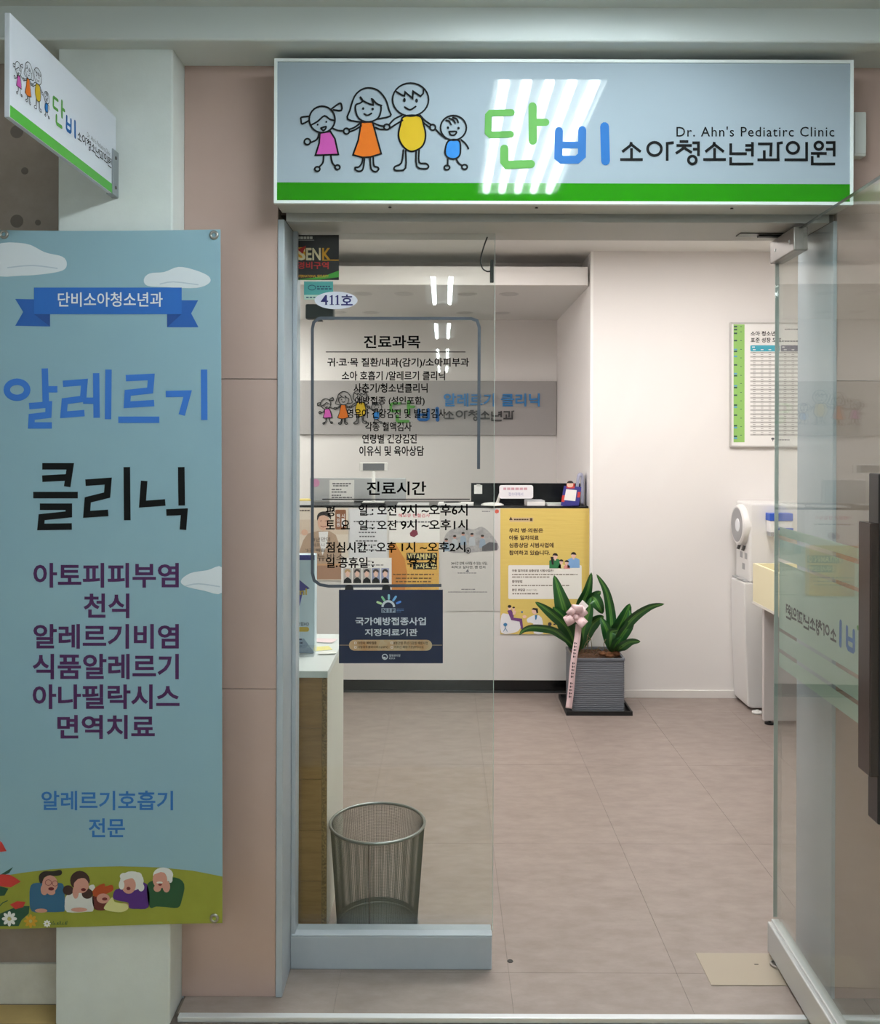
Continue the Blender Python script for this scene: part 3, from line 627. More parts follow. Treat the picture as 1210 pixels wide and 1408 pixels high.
MB().lathe([(.0035, 0), (.003, -.0012)], P(440, 428.5, YI), 12, axis='Y').build('lens', mat('lens_dark', '#3a3d42', 0.1), t)
t = pthing('door_sensor', 'thin black bar hanging on its cable at the glass edge', 'sensor', 673, 356, 680, 388, YI + .01)
q0, q1 = P(674, 357, YI), P(679, 388, YI); box('bar', q0.x, q1.x, YI, YI + .014, q1.z, q0.z, M_black, t, bevel=.002)
MB().tube([P(*p, YI + .006) for p in catmull([(670, 326), (665, 340), (661, 356), (663, 368), (669, 373), (674, 373)], 5)], .0022, 8).build('cable', M_black, t, smooth=True)
# navy notice
YV = YG - .0105; fv = face(YV)
t = pthing('notice_board', 'navy notice with white lettering and sun emblem hung on the glass', 'sign', 466, 811, 609, 912, YV)
sheet(t, 466, 811, 609, 912, YV, mat('notice_navy', '#1b2540', 0.4), 'board', .003)
for px in (480, 531): MB().prism([P(px - 6, 811, YV), P(px + 6, 811, YV), P(px + 5, 806, YV), P(px + 2, 804, YV), P(px - 2, 804, YV), P(px - 5, 806, YV)], (0, .003, 0)).build('hanger', M_black, t)
tt = sub(400, 630, 4.033)
a = Art(fv, tt)
M_ns = mat('notice_silver', '#c9d0d6', 0.5); a.stroke(ellpts(540, 825, 32, 32, 0, 12, 180, 360), 12, cap='b').build('sun_arc', M_ns, t)
Art(fv, tt).text('국가예방접종사업', 358, 882, 748, 926, .022).build('white_lettering', M_ns, t); Art(fv, tt).text('지정의료기관', 410, 946, 702, 986, .022).build('white_lettering', M_ns, t)
for i, (xa, ya_, xc, yc, h) in enumerate(((480, 798, 500, 806, '#b9d9a0'), (506, 770, 518, 788, '#7fbf8e'), (543, 760, 543, 780, '#8fc7cf'), (582, 768, 568, 788, '#6fa6d6'), (606, 796, 588, 804, '#4f86d8'))):
    Art(fv, tt).stroke([(xa, ya_), (xc, yc)], 12).build('sun_ray', mat('notice_ray_%d' % i, h, 0.5), t)
Art(fv, tt).rect(502, 832, 580, 857).build('emblem_block', mat('notice_block', '#8d9aa8', 0.5), t, .0004)
Art(fv, tt).text('N I P', 508, 834, 575, 855, .02).build('emblem_lettering', mat('notice_navy', '#1b2540', 0.4), t, .0009)
Art(fv, tt).dashes(586, 634, 836, 2.5, 2, 8, 20).dashes(586, 630, 844, 2.5, 3, 8, 20).dashes(586, 612, 852, 2.5, 3, 8, 20).build('fine_print', mat('notice_blueprint', '#5d7fae', 0.5), t)
o = Art(fv, tt).rrect(322, 1007, 783, 1067, 30).rect(268, 1035, 325, 1038).rect(780, 1035, 838, 1038).build('copper_strip', mat('notice_copper', '#b07f4d', 0.4, noise=(14, .35, .7), hex2='#b9b49a'), t)
a = Art(fv, tt)
for s_, bx in (('어린이 예방접종', (370, 1016, 475, 1032)), ('B형간염 주산기감염 예방사업', (570, 1016, 758, 1033)), ('사람유두종바이러스(HPV)', (370, 1040, 538, 1056)), ('어르신 폐렴구균(PPSV23)', (572, 1040, 735, 1056))):
    a.text(s_, *bx, .01)
a.build('item_lettering', M_ink, t, .0011)
a = Art(fv, tt)
for x, y in ((358, 1024), (560, 1024), (358, 1048), (560, 1048)): a.stroke([(x - 5, y - 5), (x + 5, y - 5), (x + 5, y + 5), (x - 5, y + 5)], 2, True)
a.build('check_box', M_wht, t, .0011)
Art(fv, tt).stroke(ellpts(521, 1101, 14, 14), 5, True).ell(519, 1106, 8, 5, 20).text('질병관리청', 545, 1087, 606, 1101, .01).text('KDCA', 545, 1105, 578, 1114, .01).build('agency_mark', mat('notice_silver', '#c9d0d6', 0.5), t)

# ------------------------------------------------------------------ glass door, opened outwards
XD = 1.0
d = bpy.data.objects.new('door_1', None); scene.collection.objects.link(d); d.location = (XD + .006, 2.62, 0); struct(d, 'open glass door with frosted bands and dark handle')
YF_, YH = 1.78, 2.667
box('glass_pane', XD, XD + .012, YF_, YH - .0012, .09, 2.152, M_glass, d)
box('glass_edge', XD, XD + .012, YH - .0012, YH, .115, 2.09, M_gedge, d)
box('glass_edge', XD, XD + .012, YF_, YH, 2.1522, 2.153, mat('glass_edge_dark', '#2c3a33', 0.3), d)
M_rail = mat('door_rail_steel', '#c3c4c3', 0.4, metal=0.25)
box('bottom_rail', XD - .016, XD + .028, YF_, YH + .004, .010, .100, M_rail, d, bevel=.004)
box('rail_bead', XD - .005, XD + .017, YF_, YH + .002, .100, .108, mat('rail_bead', '#d7d9d8', 0.3, metal=.3), d, bevel=.002)
pt = box('top_patch', XD - .014, XD + .026, 2.475, YH + .004, 2.090, 2.157, mat('patch_steel', '#7f7974', .35, metal=.5), d, bevel=.003)
for y_ in (2.51, 2.625): MB().lathe([(.005, 0), (.004, -.0015)], (XD - .014, y_, 2.123), 12, axis='X').build('screw', M_alu, pt)
M_film = film_mat('frosted_film', '#c6d8cb', .08, '#d6e6da')
fd = lambda x, y, o: Vector((XD + .0124 + o, x, y))
for za_, zb_ in ((1.270, 1.296), (1.201, 1.258), (.991, 1.191), (.929, .981), (.875, .918)):
    Art(fd).rect(YF_ + .01, za_, YH - .004, zb_).build('frosted_band', M_film, d, .0016)
T3 = lambda x, y: (2.605 + (x - 1150) * .00121, 1.075 - (y - 193) * .00121)
danbi(fd, T3, d, .0004); clinic_name(fd, T3, d, off=.0004, extra=5)
M_hd = mat('handle_dark', '#1d1a19', 0.28)
for sgn, xb0 in ((-1, XD), (1, XD + .012)):
    h = box('handle', min(xb0 + sgn * .006, xb0 + sgn * .036), max(xb0 + sgn * .006, xb0 + sgn * .036), 1.907, 1.957, .722, 1.483, M_hd, d, bevel=.003)
    box('grip', min(xb0 + sgn * .036, xb0 + sgn * .056), max(xb0 + sgn * .036, xb0 + sgn * .056), 1.902, 1.962, .827, 1.376, mat('handle_brown', '#332722', 0.22), h, bevel=.003)
    for z_ in (.80, 1.40): box('spacer', min(xb0, xb0 + sgn * .007), max(xb0, xb0 + sgn * .007), 1.917, 1.947, z_ - .015, z_ + .015, M_hd, h)
d.rotation_euler = (0, 0, R(-1.7))      # stands a little short of square
t = thing('pivot_plate', 'dark steel pivot plate under the header above the glass door', 'plate', (.96, 2.61, ZH - .004))
box('plate', XX(1015, 320, 2.61), 1.045, 2.592, 2.632, ZH - .0035, ZH, M_steel_d, t, bevel=.001)
box('arm', .93, 1.03, 2.603, 2.621, ZH - .009, ZH - .0035, M_black, t, bevel=.001)
t = thing('closer_plate', 'beige metal floor plate of the door closer', 'plate', (.89, 2.594, 0))
box('cover', .768, 1.04, 2.514, 2.672, 0, .0025, mat('closer_beige', '#a59a8a', 0.4, metal=.3), t, bevel=.001)
MB().lathe([(.021, 0), (.021, .006), (.016, .007), (.014, .004)], (.992, 2.608, .0025), 24).build('pivot_ring', M_steel, t)
box('keyhole', .926, .938, 2.612, 2.615, .0025, .003, M_black, t)
t = thing('floor_bolt', 'small black bolt hole in the floor by the fixed glass', 'bolt', (XX(701.5, 1322, 2.63), 2.63, 0))
MB().lathe([(.009, 0), (.008, .0012), (.005, .0008)], (XX(701.5, 1322, 2.63), 2.63, 0), 16).build('cap', M_black, t)

# ------------------------------------------------------------------ family logo on the board behind reception
fz = face(YN - .0245)
TB = lambda x, y: (437 + (x - 415) * .388, 536 + (y - 115) * .392)
family(fz, TB, sb, .001, .006, 11)
danbi(fz, lambda x, y: (535 + (x - 665) * .398, 550 + (y - 141) * .345), sb, .001, .012)
clinic_name(fz, lambda x, y: (611 + (x - 852) * .428, 564 + (y - 193) * .43), sb, mat('board_dark', '#3b3a3a', .5), .001, .010, 6, extra=3)
M_bb = mat('board_blue', '#2c7cba', .5)
Art(fz).text('알레르기', 610, 541, 680, 559, .022).text('클리닉', 689, 541, 742, 559, .022).build('clinic_lettering', M_bb, sb, .001, .010)

# ------------------------------------------------------------------ reception counter
M_lam = mat('counter_laminate', '#d6d3d0', 0.5)
t = thing('reception_counter', 'long white reception counter with black top and black kickboard', 'counter', (-.12, 5.6, 0))
box('body', XL + .004, XN - .004, YC, YC + .42, .089, 1.143, M_lam, t)
box('kickboard', XL + .004, XN - .004, YC + .045, YC + .40, 0, .089, M_blackg, t)
box('kick_strip', XL + .004, XN - .004, YC + .036, YC + .045, 0, .012, mat('kick_strip', '#3a3d3f', 0.4), t)
box('worktop', XL + .004, XN - .004, YC, YC + .46, 1.143, 1.156, M_blackg, t, bevel=.002)
ZT = 1.1565
def cy(py): return (H - ZT) * F / (py - CY)
# posters on the counter's front
YP = YC - .005; fp = face(YP)
def poster(name, label, x0, y0, x1, y1, m, Y=YP, cat='poster', group=None):
    t = pthing(name, label, cat, x0, y0, x1, y1, Y, group); sheet(t, x0, y0, x1, y1, Y, m); return t
# yellow poster
t = poster('poster', 'large yellow poster about child counselling taped to the counter', 688, 699, 811.5, 872, mat('poster_yellow', '#dac06a', 0.45, bump=(9, .5, .004), stretch=(.6, 1, 6)))
tt = sub(684, 690, 7.41)
brown = mat('poster_brown_ink', '#4a3423', .6)
for s_, bx in (('우리 병·의원은', (118, 268, 466, 315)), ('아동 일차의료', (118, 342, 420, 390)), ('심층상담 시범사업에', (118, 417, 572, 467)), ('참여하고 있습니다.', (118, 494, 536, 543))):
    Art(fp, tt).text(s_, *bx, .03).build('headline', brown, t)
Art(fp, tt).rrect(110, 645, 858, 990, 14).build('white_box', mat('poster_box', '#e9e6df', .6), t, .0004)
for s_, bx in (('아동 일차의료 심층상담 시범사업은?', (148, 688, 570, 714)), ('참여방법', (148, 798, 252, 826)), ('본인 부담금', (148, 884, 282, 911))): Art(fp, tt).text(s_, *bx, .025).build('subheading', brown, t, .0009)
Art(fp, tt).text("('24년 기준)", 292, 888, 402, 912).dashes(148, 825, 740, 11, 1, 12, 40, 7).dashes(148, 530, 766, 11, 2, 12, 40, 7).dashes(148, 748, 852, 11, 3, 12, 40, 7).dashes(152, 415, 936, 13, 4, 12, 40, 7).build('fine_print', mat('poster_grey_ink', '#8b8176', .6), t, .0009)
Art(fp, tt).rrect(125, 160, 365, 204, 6).build('tag_box', mat('poster_tag', '#cdb48e', .6), t, .0004)
Art(fp, tt).dashes(168, 315, 180, 15, 5, 14, 24, 4).rect(330, 166, 356, 196).poly([(118, 186), (135, 150), (155, 186)]).build('tag_print', brown, t, .0009)
def bust(tt, fmap, t, cx, cy_, r, mcoat, mhair, w, h, back=False, o=.0012):
    b_ = Art(fmap, tt).poly([(cx - w, cy_ + r + h), (cx - w, cy_ + r * 1.6), (cx - w * .5, cy_ + r), (cx + w * .5, cy_ + r), (cx + w, cy_ + r * 1.6), (cx + w, cy_ + r + h)]).build('figure_print', mcoat, t, o)
    Art(fmap, tt).ell(cx, cy_, r * .85, r * 1.05).rect(cx - r * .3, cy_, cx + r * .3, cy_ + r * 1.5).build('face', mat('print_skin_light', '#e6bfae', .6), b_, o + .0004)
    Art(fmap, tt).poly(ellpts(cx, cy_ - r * .15, r, r * 1.05, 0, 12, 180, 360) + [(cx + r * .7, cy_ - r * .2), (cx - r * .6, cy_ - r * .35)]).build('hair', mhair, b_, o + .0008)
bust(tt, fp, t, 588, 555, 28, mat('print_green_top', '#2f7a4a', .6), hairb, 60, 95); bust(tt, fp, t, 775, 545, 28, mat('print_blue_top', '#7fa8d6', .6), hairb, 62, 100)
bust(tt, fp, t, 650, 612, 22, mat('print_cream_top', '#e8d79a', .6), hairb, 30, 45); bust(tt, fp, t, 706, 620, 22, mat('print_pink_top', '#e79a95', .6), hairb, 30, 40)
Art(fp, tt).poly([(540, 560), (570, 560), (572, 640), (555, 640)]).build('long_hair', hairb, t, .0026)
Art(fp, tt).poly([(40, 1155), (90, 1140), (150, 1160), (190, 1200), (235, 1230), (230, 1290), (180, 1330), (40, 1335)], 3).build('sofa_print', mat('print_sofa', '#e4e3e6', .6), t, .0006)
o = Art(fp, tt).poly([(100, 1110), (140, 1095), (165, 1150), (165, 1180), (250, 1190), (262, 1290), (240, 1300), (225, 1220), (140, 1205)]).build('figure_print', mat('print_plum_top', '#6d3f78', .6), t, .0012)
Art(fp, tt).ell(125, 1080, 18, 24).ell(165, 1090, 14, 16).poly([(155, 1105), (190, 1110), (180, 1150), (155, 1150)]).build('face', mat('print_skin_light', '#e6bfae', .6), o, .0016); Art(fp, tt).ell(123, 1065, 19, 15).ell(165, 1076, 13, 9).build('hair', hairb, o, .002)
o = Art(fp, tt).poly([(300, 1195), (345, 1165), (400, 1150), (450, 1180), (465, 1260), (465, 1340), (370, 1340), (365, 1240), (310, 1230)], 2).build('doctor_print', mat('print_doctor', '#e3e5ea', .6), t, .0012)
Art(fp, tt).ell(378, 1112, 28, 32).ell(275, 1170, 20, 16).build('face', mat('print_skin_light', '#e6bfae', .6), o, .0016); Art(fp, tt).poly([(345, 1095), (365, 1080), (410, 1085), (415, 1130), (398, 1135), (390, 1105)]).build('hair', hairb, o, .002)
Art(fp, tt).poly([(380, 1155), (408, 1150), (395, 1200), (385, 1200)]).ell(250, 1122, 10, 10).stroke([(80, 1235), (80, 1280)], 8).ell(80, 1250, 20, 16).stroke([(60, 1320), (80, 1285), (100, 1320)], 5).build('blue_detail', mat('print_blue_detail', '#3a7aa8', .6), t, .0022)
Art(fp, tt).ell(533, 1246, 19, 20).dashes(570, 680, 1248, 14, 9, 14, 30, 6).build('agency_mark', mat('poster_agency', '#3b3640', .6), t)
# grey car poster
t = poster('poster', 'pale grey poster of figures in a row against smoke, left of the yellow poster', 605, 699, 689, 840, mat('poster_grey', '#cdc9c6', .6), YP + .0012)
fq = face(YP + .0012); tt = sub(400, 630, 4.033)
Art(fq, tt).poly([(845, 470), (860, 420), (900, 390), (950, 380), (1010, 395), (1060, 380), (1110, 420), (1150, 480), (1140, 510), (1050, 520), (900, 525), (850, 500)], 3).build('smoke_print', mat('smoke_grey', '#b9b5b4', .6, noise=(30, .3, .7), hex2='#908d90'), t)
for i, (cx, cy_) in enumerate(((862, 455), (908, 437), (955, 420), (1004, 425), (1062, 435))):
    o = Art(fq, tt).poly([(cx - 18, cy_ + 62), (cx - 14, cy_ + 16), (cx, cy_ + 8), (cx + 15, cy_ + 18), (cx + 20, cy_ + 60)]).build('figure_print', mat('figure_grey_%d' % (i % 2), ('#8fa0b3', '#b3b8bf')[i % 2], .6), t, .001)
    Art(fq, tt).ell(cx, cy_, 9, 10).build('head', mat('print_skin', '#c79082', .6), o, .0014); Art(fq, tt).ell(cx, cy_ - 5, 9, 6).build('hair', hairb, o, .0018)
Art(fq, tt).poly([(1060, 490), (1100, 465), (1145, 470), (1145, 510), (1060, 515)]).stroke(ellpts(983, 512, 13, 15), 5, True).build('wheel_print', mat('wheel_dark', '#57555a', .6), t, .0022)
Art(fq, tt).text('24시간 안에 사라질 수 있는 내일,', 888, 574, 1090, 592, .01).text("피하고 싶다면, 맨 먼저", 890, 597, 1078, 613, .01).build('lettering', M_ink, t)
Art(fq, tt).poly([(968, 630), (982, 614), (988, 632)]).dashes(925, 1030, 637, 4, 1, 6, 18, 3).dashes(945, 1022, 727, 5, 2, 6, 18, 3).dashes(872, 1088, 742, 4, 3, 6, 18, 3).dashes(1060, 1112, 295, 5, 4, 6, 18, 3).build('fine_print', mat('print_grey_ink', '#77737a', .6), t)
Art(fq, tt).poly([(1131, 290), (1143, 283), (1154, 290), (1152, 302), (1140, 307), (1132, 302)]).build('red_mark', mat('print_red_mark', '#d1604f', .6), t)
# man poster, leaflet list, blood-test sheet, vitamin poster, photo sheet
tt = sub(404, 690, 5.7075)
t = poster('poster', 'beige poster of a smiling man in a tan jacket on the counter', 408, 698, 478.5, 798, mat('poster_beige', '#ddd2c4', .6))
Art(fp, tt).rect(30, 140, 428, 255).build('room_print', mat('poster_room', '#d3c3b1', .6), t, .0003)
Art(fp, tt).rect(170, 485, 420, 608).build('table_print', mat('poster_table', '#a37f68', .6), t, .0004); Art(fp, tt).rect(170, 485, 372, 500).build('table_edge', mat('poster_table_edge', '#c59a72', .6), t, .0008)
o = Art(fp, tt).poly([(40, 400), (75, 300), (110, 250), (190, 228), (280, 228), (330, 260), (375, 380), (370, 485), (170, 485), (165, 400), (90, 405)]).build('figure_print', mat('poster_jacket', '#b39a84', .6), t, .0010)
Art(fp, tt).poly([(195, 235), (270, 232), (262, 330), (225, 420), (205, 330)]).build('shirt', M_wht, o, .0014); Art(fp, tt).ell(233, 160, 46, 66).ell(85, 240, 26, 24).build('face', mat('print_skin_man', '#d8b09a', .6), o, .0018)
Art(fp, tt).poly([(185, 150), (183, 110), (205, 82), (250, 75), (288, 95), (292, 140), (280, 125), (240, 105), (200, 115)], 2).build('hair', hairb, o, .0022); Art(fp, tt).stroke([(212, 190), (233, 198), (254, 190)], 5).stroke([(208, 150), (220, 148)], 4).stroke([(245, 150), (258, 148)], 4).build('features', mouth, o, .0022)
Art(fp, tt).rrect(325, 62, 410, 218, 10).build('brown_tag', mat('poster_tag_brown', '#8b5a3c', .6), t, .0006)
Art(fp, tt).text('택', 337, 95, 362, 125, .02).text('시', 375, 95, 400, 125, .02).text('진', 337, 130, 362, 160, .02).text('원', 337, 165, 362, 195, .02).rect(375, 130, 400, 195).build('tag_lettering', M_wht, t, .0010)
Art(fp, tt).text('.뉴박스', 165, 405, 400, 465, .0).build('brown_lettering', mat('poster_brown2', '#3f2a22', .6), t, .0026)
Art(fp, tt).text('만데', 215, 277, 285, 310).text('3년', 150, 280, 205, 312).text('바로 나', 148, 325, 245, 352).text("'5가 폐렴", 92, 365, 242, 393).dashes(40, 130, 68, 9, 3, 14, 24, 4).build('lettering', mat('poster_grey_ink2', '#4f4640', .6), t, .0026)
t = poster('price_list', 'plain white price list in a clear sleeve beside the man poster', 480.5, 700, 532, 767, mat('sleeve_white', '#d9dade', .25), cat='paper')
a = Art(fp, tt)
for i, (x0, x1, y) in enumerate(((535, 620, 100), (470, 690, 155), (560, 650, 205), (510, 655, 240), (515, 650, 272), (485, 670, 307), (500, 655, 340), (520, 650, 378))): a.dashes(x0, x1, y, 10, i, 12, 26, 6)
a.build('fine_print', mat('print_dark_grey', '#55565c', .6), t)
t = poster('test_notice', 'white sheet with red lettering about a blood test above the orange poster', 535, 698, 604.5, 746, M_paper, cat='paper')
Art(fp, tt).text('헤모큐 빈혈검사', 820, 92, 1068, 122, .012).build('red_lettering', mat('print_red_ink', '#c8485c', .6), t)
Art(fp, tt).dashes(800, 1090, 158, 10, 7, 14, 40, 6).build('fine_print', mat('print_dark_grey', '#55565c', .6), t)
Art(fp, tt).poly([(910, 245), (935, 218), (968, 225), (975, 255), (945, 278), (915, 268)]).build('device_print', mat('print_maroon', '#7d3446', .6), t)
t = poster('poster', 'orange and yellow vitamin injection poster under the blood test sheet', 535, 746.5, 603.5, 815, mat('poster_orange', '#d39a49', .5, noise=(7, .35, .65), hex2='#e3bd62'), YP - .001)
fo = face(YP - .001)
Art(fo, tt).poly([(750, 330), (800, 330), (870, 450), (890, 560), (870, 710), (750, 710)]).build('orange_wave', mat('poster_orange2', '#c9843c', .5), t, .0003)
Art(fo, tt).rect(885, 400, 1125, 458).rect(935, 475, 1122, 530).build('black_block', M_ink, t, .0006)
Art(fo, tt).text('VITAMIN D', 892, 405, 1118, 452, .01).text('주사요법', 942, 482, 1115, 524, .02).build('cream_lettering', mat('poster_cream_ink', '#ecdf9e', .6), t, .0012)
Art(fo, tt).dashes(780, 1110, 570, 10, 1, 14, 40, 7).dashes(800, 1080, 600, 10, 2, 14, 40, 7).dashes(800, 1075, 626, 10, 3, 14, 40, 7).build('fine_print', mat('print_brown_ink', '#6b4a1f', .6), t, .0006)
t = poster('photo_sheet', 'white sheet with five small portrait photos in a row', 469, 767, 538.5, 815, M_paper, YP - .002, cat='paper')
fo = face(YP - .002)
Art(fo, tt).dashes(570, 610, 466, 8, 1, 8, 16, 4).dashes(430, 712, 496, 7, 2, 14, 40, 6).build('fine_print', mat('print_dark_grey', '#55565c', .6), t)
for i, (xa, xc, bgc, hc) in enumerate(((390, 455, '#b9b6b4', '#b99668'), (465, 530, '#a09a98', '#221b1a'), (540, 605, '#b4b0ae', '#1c1718'), (612, 676, '#8d96b5', '#3a2a24'), (686, 748, '#9aa3c4', '#2a1d1c'))):
    o = Art(fo, tt).rect(xa, 520, xc, 638).build('photo', mat('photo_bg_%d' % i, bgc, .5), t, .0006); c = (xa + xc) / 2
    Art(fo, tt).poly([(xa, 638), (xa + 6, 610), (c, 590), (xc - 6, 610), (xc, 638)]).build('coat', M_ink, o, .001)
    Art(fo, tt).ell(c, 566, 17, 26).build('face', mat('print_skin_light', '#e6bfae', .6), o, .0014)
    Art(fo, tt).poly(ellpts(c, 552, 24, 26, 0, 12, 170, 370) + [(c + 12, 550), (c - 4, 542), (c - 14, 556)]).build('hair', mat('photo_hair_%d' % i, hc, .6), o, .0018)

# ------------------------------------------------------------------ things on the counter
def slab(name, label, cat, x0, x1, y0, y1, h, m, rot=0, group=None, zb_=None, edge=None):
    """flat paper stack lying on the counter"""
    z = ZT if zb_ is None else zb_
    c, s = math.cos(R(rot)), math.sin(R(rot)); cx, cy_ = (x0 + x1) / 2, (y0 + y1) / 2
    t = thing(name, label, cat, (cx, cy_, z), group)
    pts = [(cx + (a - cx) * c - (b - cy_) * s, cy_ + (a - cx) * s + (b - cy_) * c, z) for a, b in ((x0, y0), (x1, y0), (x1, y1), (x0, y1))]
    MB().prism(pts, (0, 0, h * .8)).build('pages', edge or M_paper, t)
    MB().prism([(p[0], p[1], z + h * .8) for p in pts], (0, 0, h * .2)).build('cover', m, t)
    return t
t = thing('desk_screen', 'low black screen standing along the counter top', 'screen', (.53, 5.68, ZT))
box('panel', .178, XN - .012, 5.67, 5.69, ZT, 1.279, M_blackg, t, bevel=.002); box('top_edge', .178, XN - .012, 5.668, 5.692, 1.279, 1.283, M_black, t)
q0, q1 = P(652, 667, 5.668), P(663, 679, 5.668)
t = thing('card', 'small white card taped to the black counter screen', 'card', (q0.x, 5.668, q1.z))
box('paper', q0.x, q1.x, 5.6665, 5.6695, q1.z, q0.z, M_paper, t); box('tape', q0.x + .015, q1.x - .012, 5.665, 5.6668, q0.z - .008, q0.z + .006, mat('tape', '#c9c7c2', .4), t)
Yp = cy(694.5); cxp = XX(677, 690, Yp)
t = thing('sign_holder', 'white rounded message board on a round white foot', 'sign', (cxp, Yp, ZT))
MB().lathe([(.07, 0), (.07, .006), (.05, .014), (.012, .018)], (cxp, Yp, ZT), 32).build('foot', M_white, t, smooth=True)
MB().tube([(cxp + .03, Yp, ZT + .014), (cxp + .045, Yp - .005, ZT + .06), (cxp + .06, Yp - .01, ZT + .10)], .009, 10).build('arm', M_white, t, smooth=True)
fy = face(Yp - .02)
b_ = Art(fy).rrect(686.5, 667, 733, 685.5, 3).build('board', mat('message_board', '#e3e0e4', .4), t, 0, .006)
Art(fy).dashes(692, 728, 672, 3.2, 5, 2.4, 5, 1.2).build('red_print', mat('print_rose', '#c79aa5', .6), t, .0068); Art(fy).text('접수대에서', 699, 677, 719, 681.5).build('violet_print', mat('print_violet', '#8f8cb3', .6), t, .0068)
slab('booklet_stack', 'stack of white leaflets before the black counter screen', 'leaflets', XX(723, 690, 5.5), XX(747, 690, 5.5), 5.44, 5.56, .030, mat('leaflet_grey', '#c6c7ca', .5), 4)
slab('paper_sheet', 'pale green leaflets lying flat beside the leaflet stack', 'paper', XX(751, 690, 5.5), XX(774, 690, 5.5), 5.43, 5.60, .010, mat('leaflet_mint', '#c4ccc6', .5), 0)
Yd = cy(695.5); fy = face(Yd)
t = thing('card_stand', 'red and blue card stand with a white card on the counter', 'stand', (XX(784, 690, Yd), Yd, ZT))
Art(fy).poly([(771, 695), (775.5, 668), (799.5, 669.5), (796, 696)]).build('board', mat('stand_navy', '#3a3a86', .4), t, -.004, .004)
Art(fy).rect(779, 664.5, 790, 671.5).poly([(771.8, 690), (773, 681), (777, 681), (776, 690)]).poly([(793.5, 684), (794.5, 676.5), (798.5, 676.5), (797.5, 684)]).build('red_patch', mat('stand_red', '#c8423c', .4), t, .0005)
Art(fy).rrect(779.5, 661, 788, 670, 3).build('head_print', mat('print_skin_light', '#e6bfae', .6), t, .001); Art(fy).poly(ellpts(784, 664.5, 4.5, 3.5, 0, 8, 180, 360)).build('hair_print', hairb, t, .0016)
Art(fy).poly([(775.5, 687.5), (778.5, 672.5), (793, 674), (791, 689)]).build('card', M_paper, t, .001)
MB().box(XX(774, 690, Yd), XX(796, 690, Yd), Yd, Yd + .05, ZT, ZT + .006).build('foot', mat('stand_navy', '#3a3a86', .4), t)
Ya = 5.52; t = thing('folded_leaflet', 'grey leaflet bent into an arch beside the card stand', 'leaflet', (XX(800, 690, Ya), Ya, ZT))
arc = catmull([(791, 693), (793, 670), (795, 655), (798, 650.5), (803, 652), (806, 664), (808, 678), (809.5, 693)], 4)
vs = []; fs = []
for i, (x, y) in enumerate(arc):
    p = P(x, y, Ya); p.z = max(p.z, ZT); p.x = min(p.x, XN - .008); vs += [p + Vector((-.012, -.04, 0)), p + Vector((.0, .05, 0))]
    if i: fs.append((2 * i - 2, 2 * i, 2 * i + 1, 2 * i - 1))
o = obj('sheet', vs, fs, mat('leaflet_lilac', '#a9abbf', .5), t, smooth=True); md = o.modifiers.new('thick', 'SOLIDIFY'); md.thickness = .018
# left of the counter
Ym = 5.72; q0, q1 = P(426, 657, Ym), P(558, 692, Ym)
t = thing('monitor', 'wide silver monitor back on the counter behind the glass lettering', 'monitor', ((q0.x + q1.x) / 2, Ym, ZT))
box('shell', q0.x, q1.x, Ym, Ym + .03, ZT + .004, q0.z, mat('monitor_silver', '#b9bbbd', .4, metal=.1), t, bevel=.004)
box('stand', (q0.x + q1.x) / 2 - .1, (q0.x + q1.x) / 2 + .1, Ym - .0, Ym + .12, ZT, ZT + .006, M_steel_d, t)
MB().lathe([(.026, 0), (.026, .0012)], P(434, 664, Ym - .0015), 20, axis='Y').build('sticker', mat('sticker_pink', '#cf8fb4', .5), t)
q2, q3 = P(453, 660, Ym - .003), P(487, 692, Ym - .003)
t = thing('notice', 'white printed notice taped to the silver monitor', 'paper', (q2.x, Ym, q3.z)); sheet(t, 453, 660, 487, 692, Ym - .0022, M_paper)
a = Art(face(Ym - .0022))
for i, (xa, xc, y) in enumerate(((457, 483, 665), (458, 481, 668), (456, 472, 673), (456, 478, 676.5), (456, 470, 681), (456, 484, 684))): a.dashes(xa, xc, y, 1.6, i, 2, 5, .8)
a.build('fine_print', mat('print_dark_grey', '#55565c', .6), t)
Yt = 5.5; t = thing('customer_display', 'small grey display on a slim clear stand at the counter', 'display', (XX(513, 690, Yt), Yt, ZT))
q0, q1 = P(494.5, 636, Yt), P(533, 648, Yt); box('frame', q0.x, q1.x, Yt, Yt + .02, q1.z, q0.z, M_white, t, bevel=.004)
q0, q1 = P(499, 637.2, Yt), P(528.5, 646.8, Yt); box('screen', q0.x, q1.x, Yt - .002, Yt, q1.z, q0.z, mat('screen_grey', '#6e7073', .3), t)
q = P(513.5, 648, Yt); MB().tube([(q.x, Yt + .012, ZT + .012), (q.x, Yt + .012, q.z)], .011, 12).build('pole', M_white, t, smooth=True)
q0, q1 = P(497, 690, Yt), P(530, 690, Yt); box('base', q0.x, q1.x, Yt - .05, Yt + .06, ZT, ZT + .012, M_black, t, bevel=.004); box('base_top', q0.x + .008, q1.x - .008, Yt - .045, Yt + .055, ZT + .012, ZT + .017, M_white, t, bevel=.002)
slab('booklet_stack', 'yellow and white booklets at the left end of the counter', 'booklets', -.98, -.83, 5.42, 5.56, .030, mat('booklet_yellow', '#d9c46a', .5), 12)
slab('paper_sheet', 'white sheets lying before the black screen end', 'paper', XX(603, 693, 5.5), XX(651, 693, 5.5), 5.42, 5.58, .012, M_paper, -3)
slab('paper_sheet', 'single pale sheet beside the small display foot', 'paper', XX(547, 693, 5.5), XX(590, 693, 5.5), 5.43, 5.56, .008, mat('sheet_grey', '#c9c9c9', .5), 0)
q0, q1 = P(613, 690, 5.42), P(634, 690, 5.42)
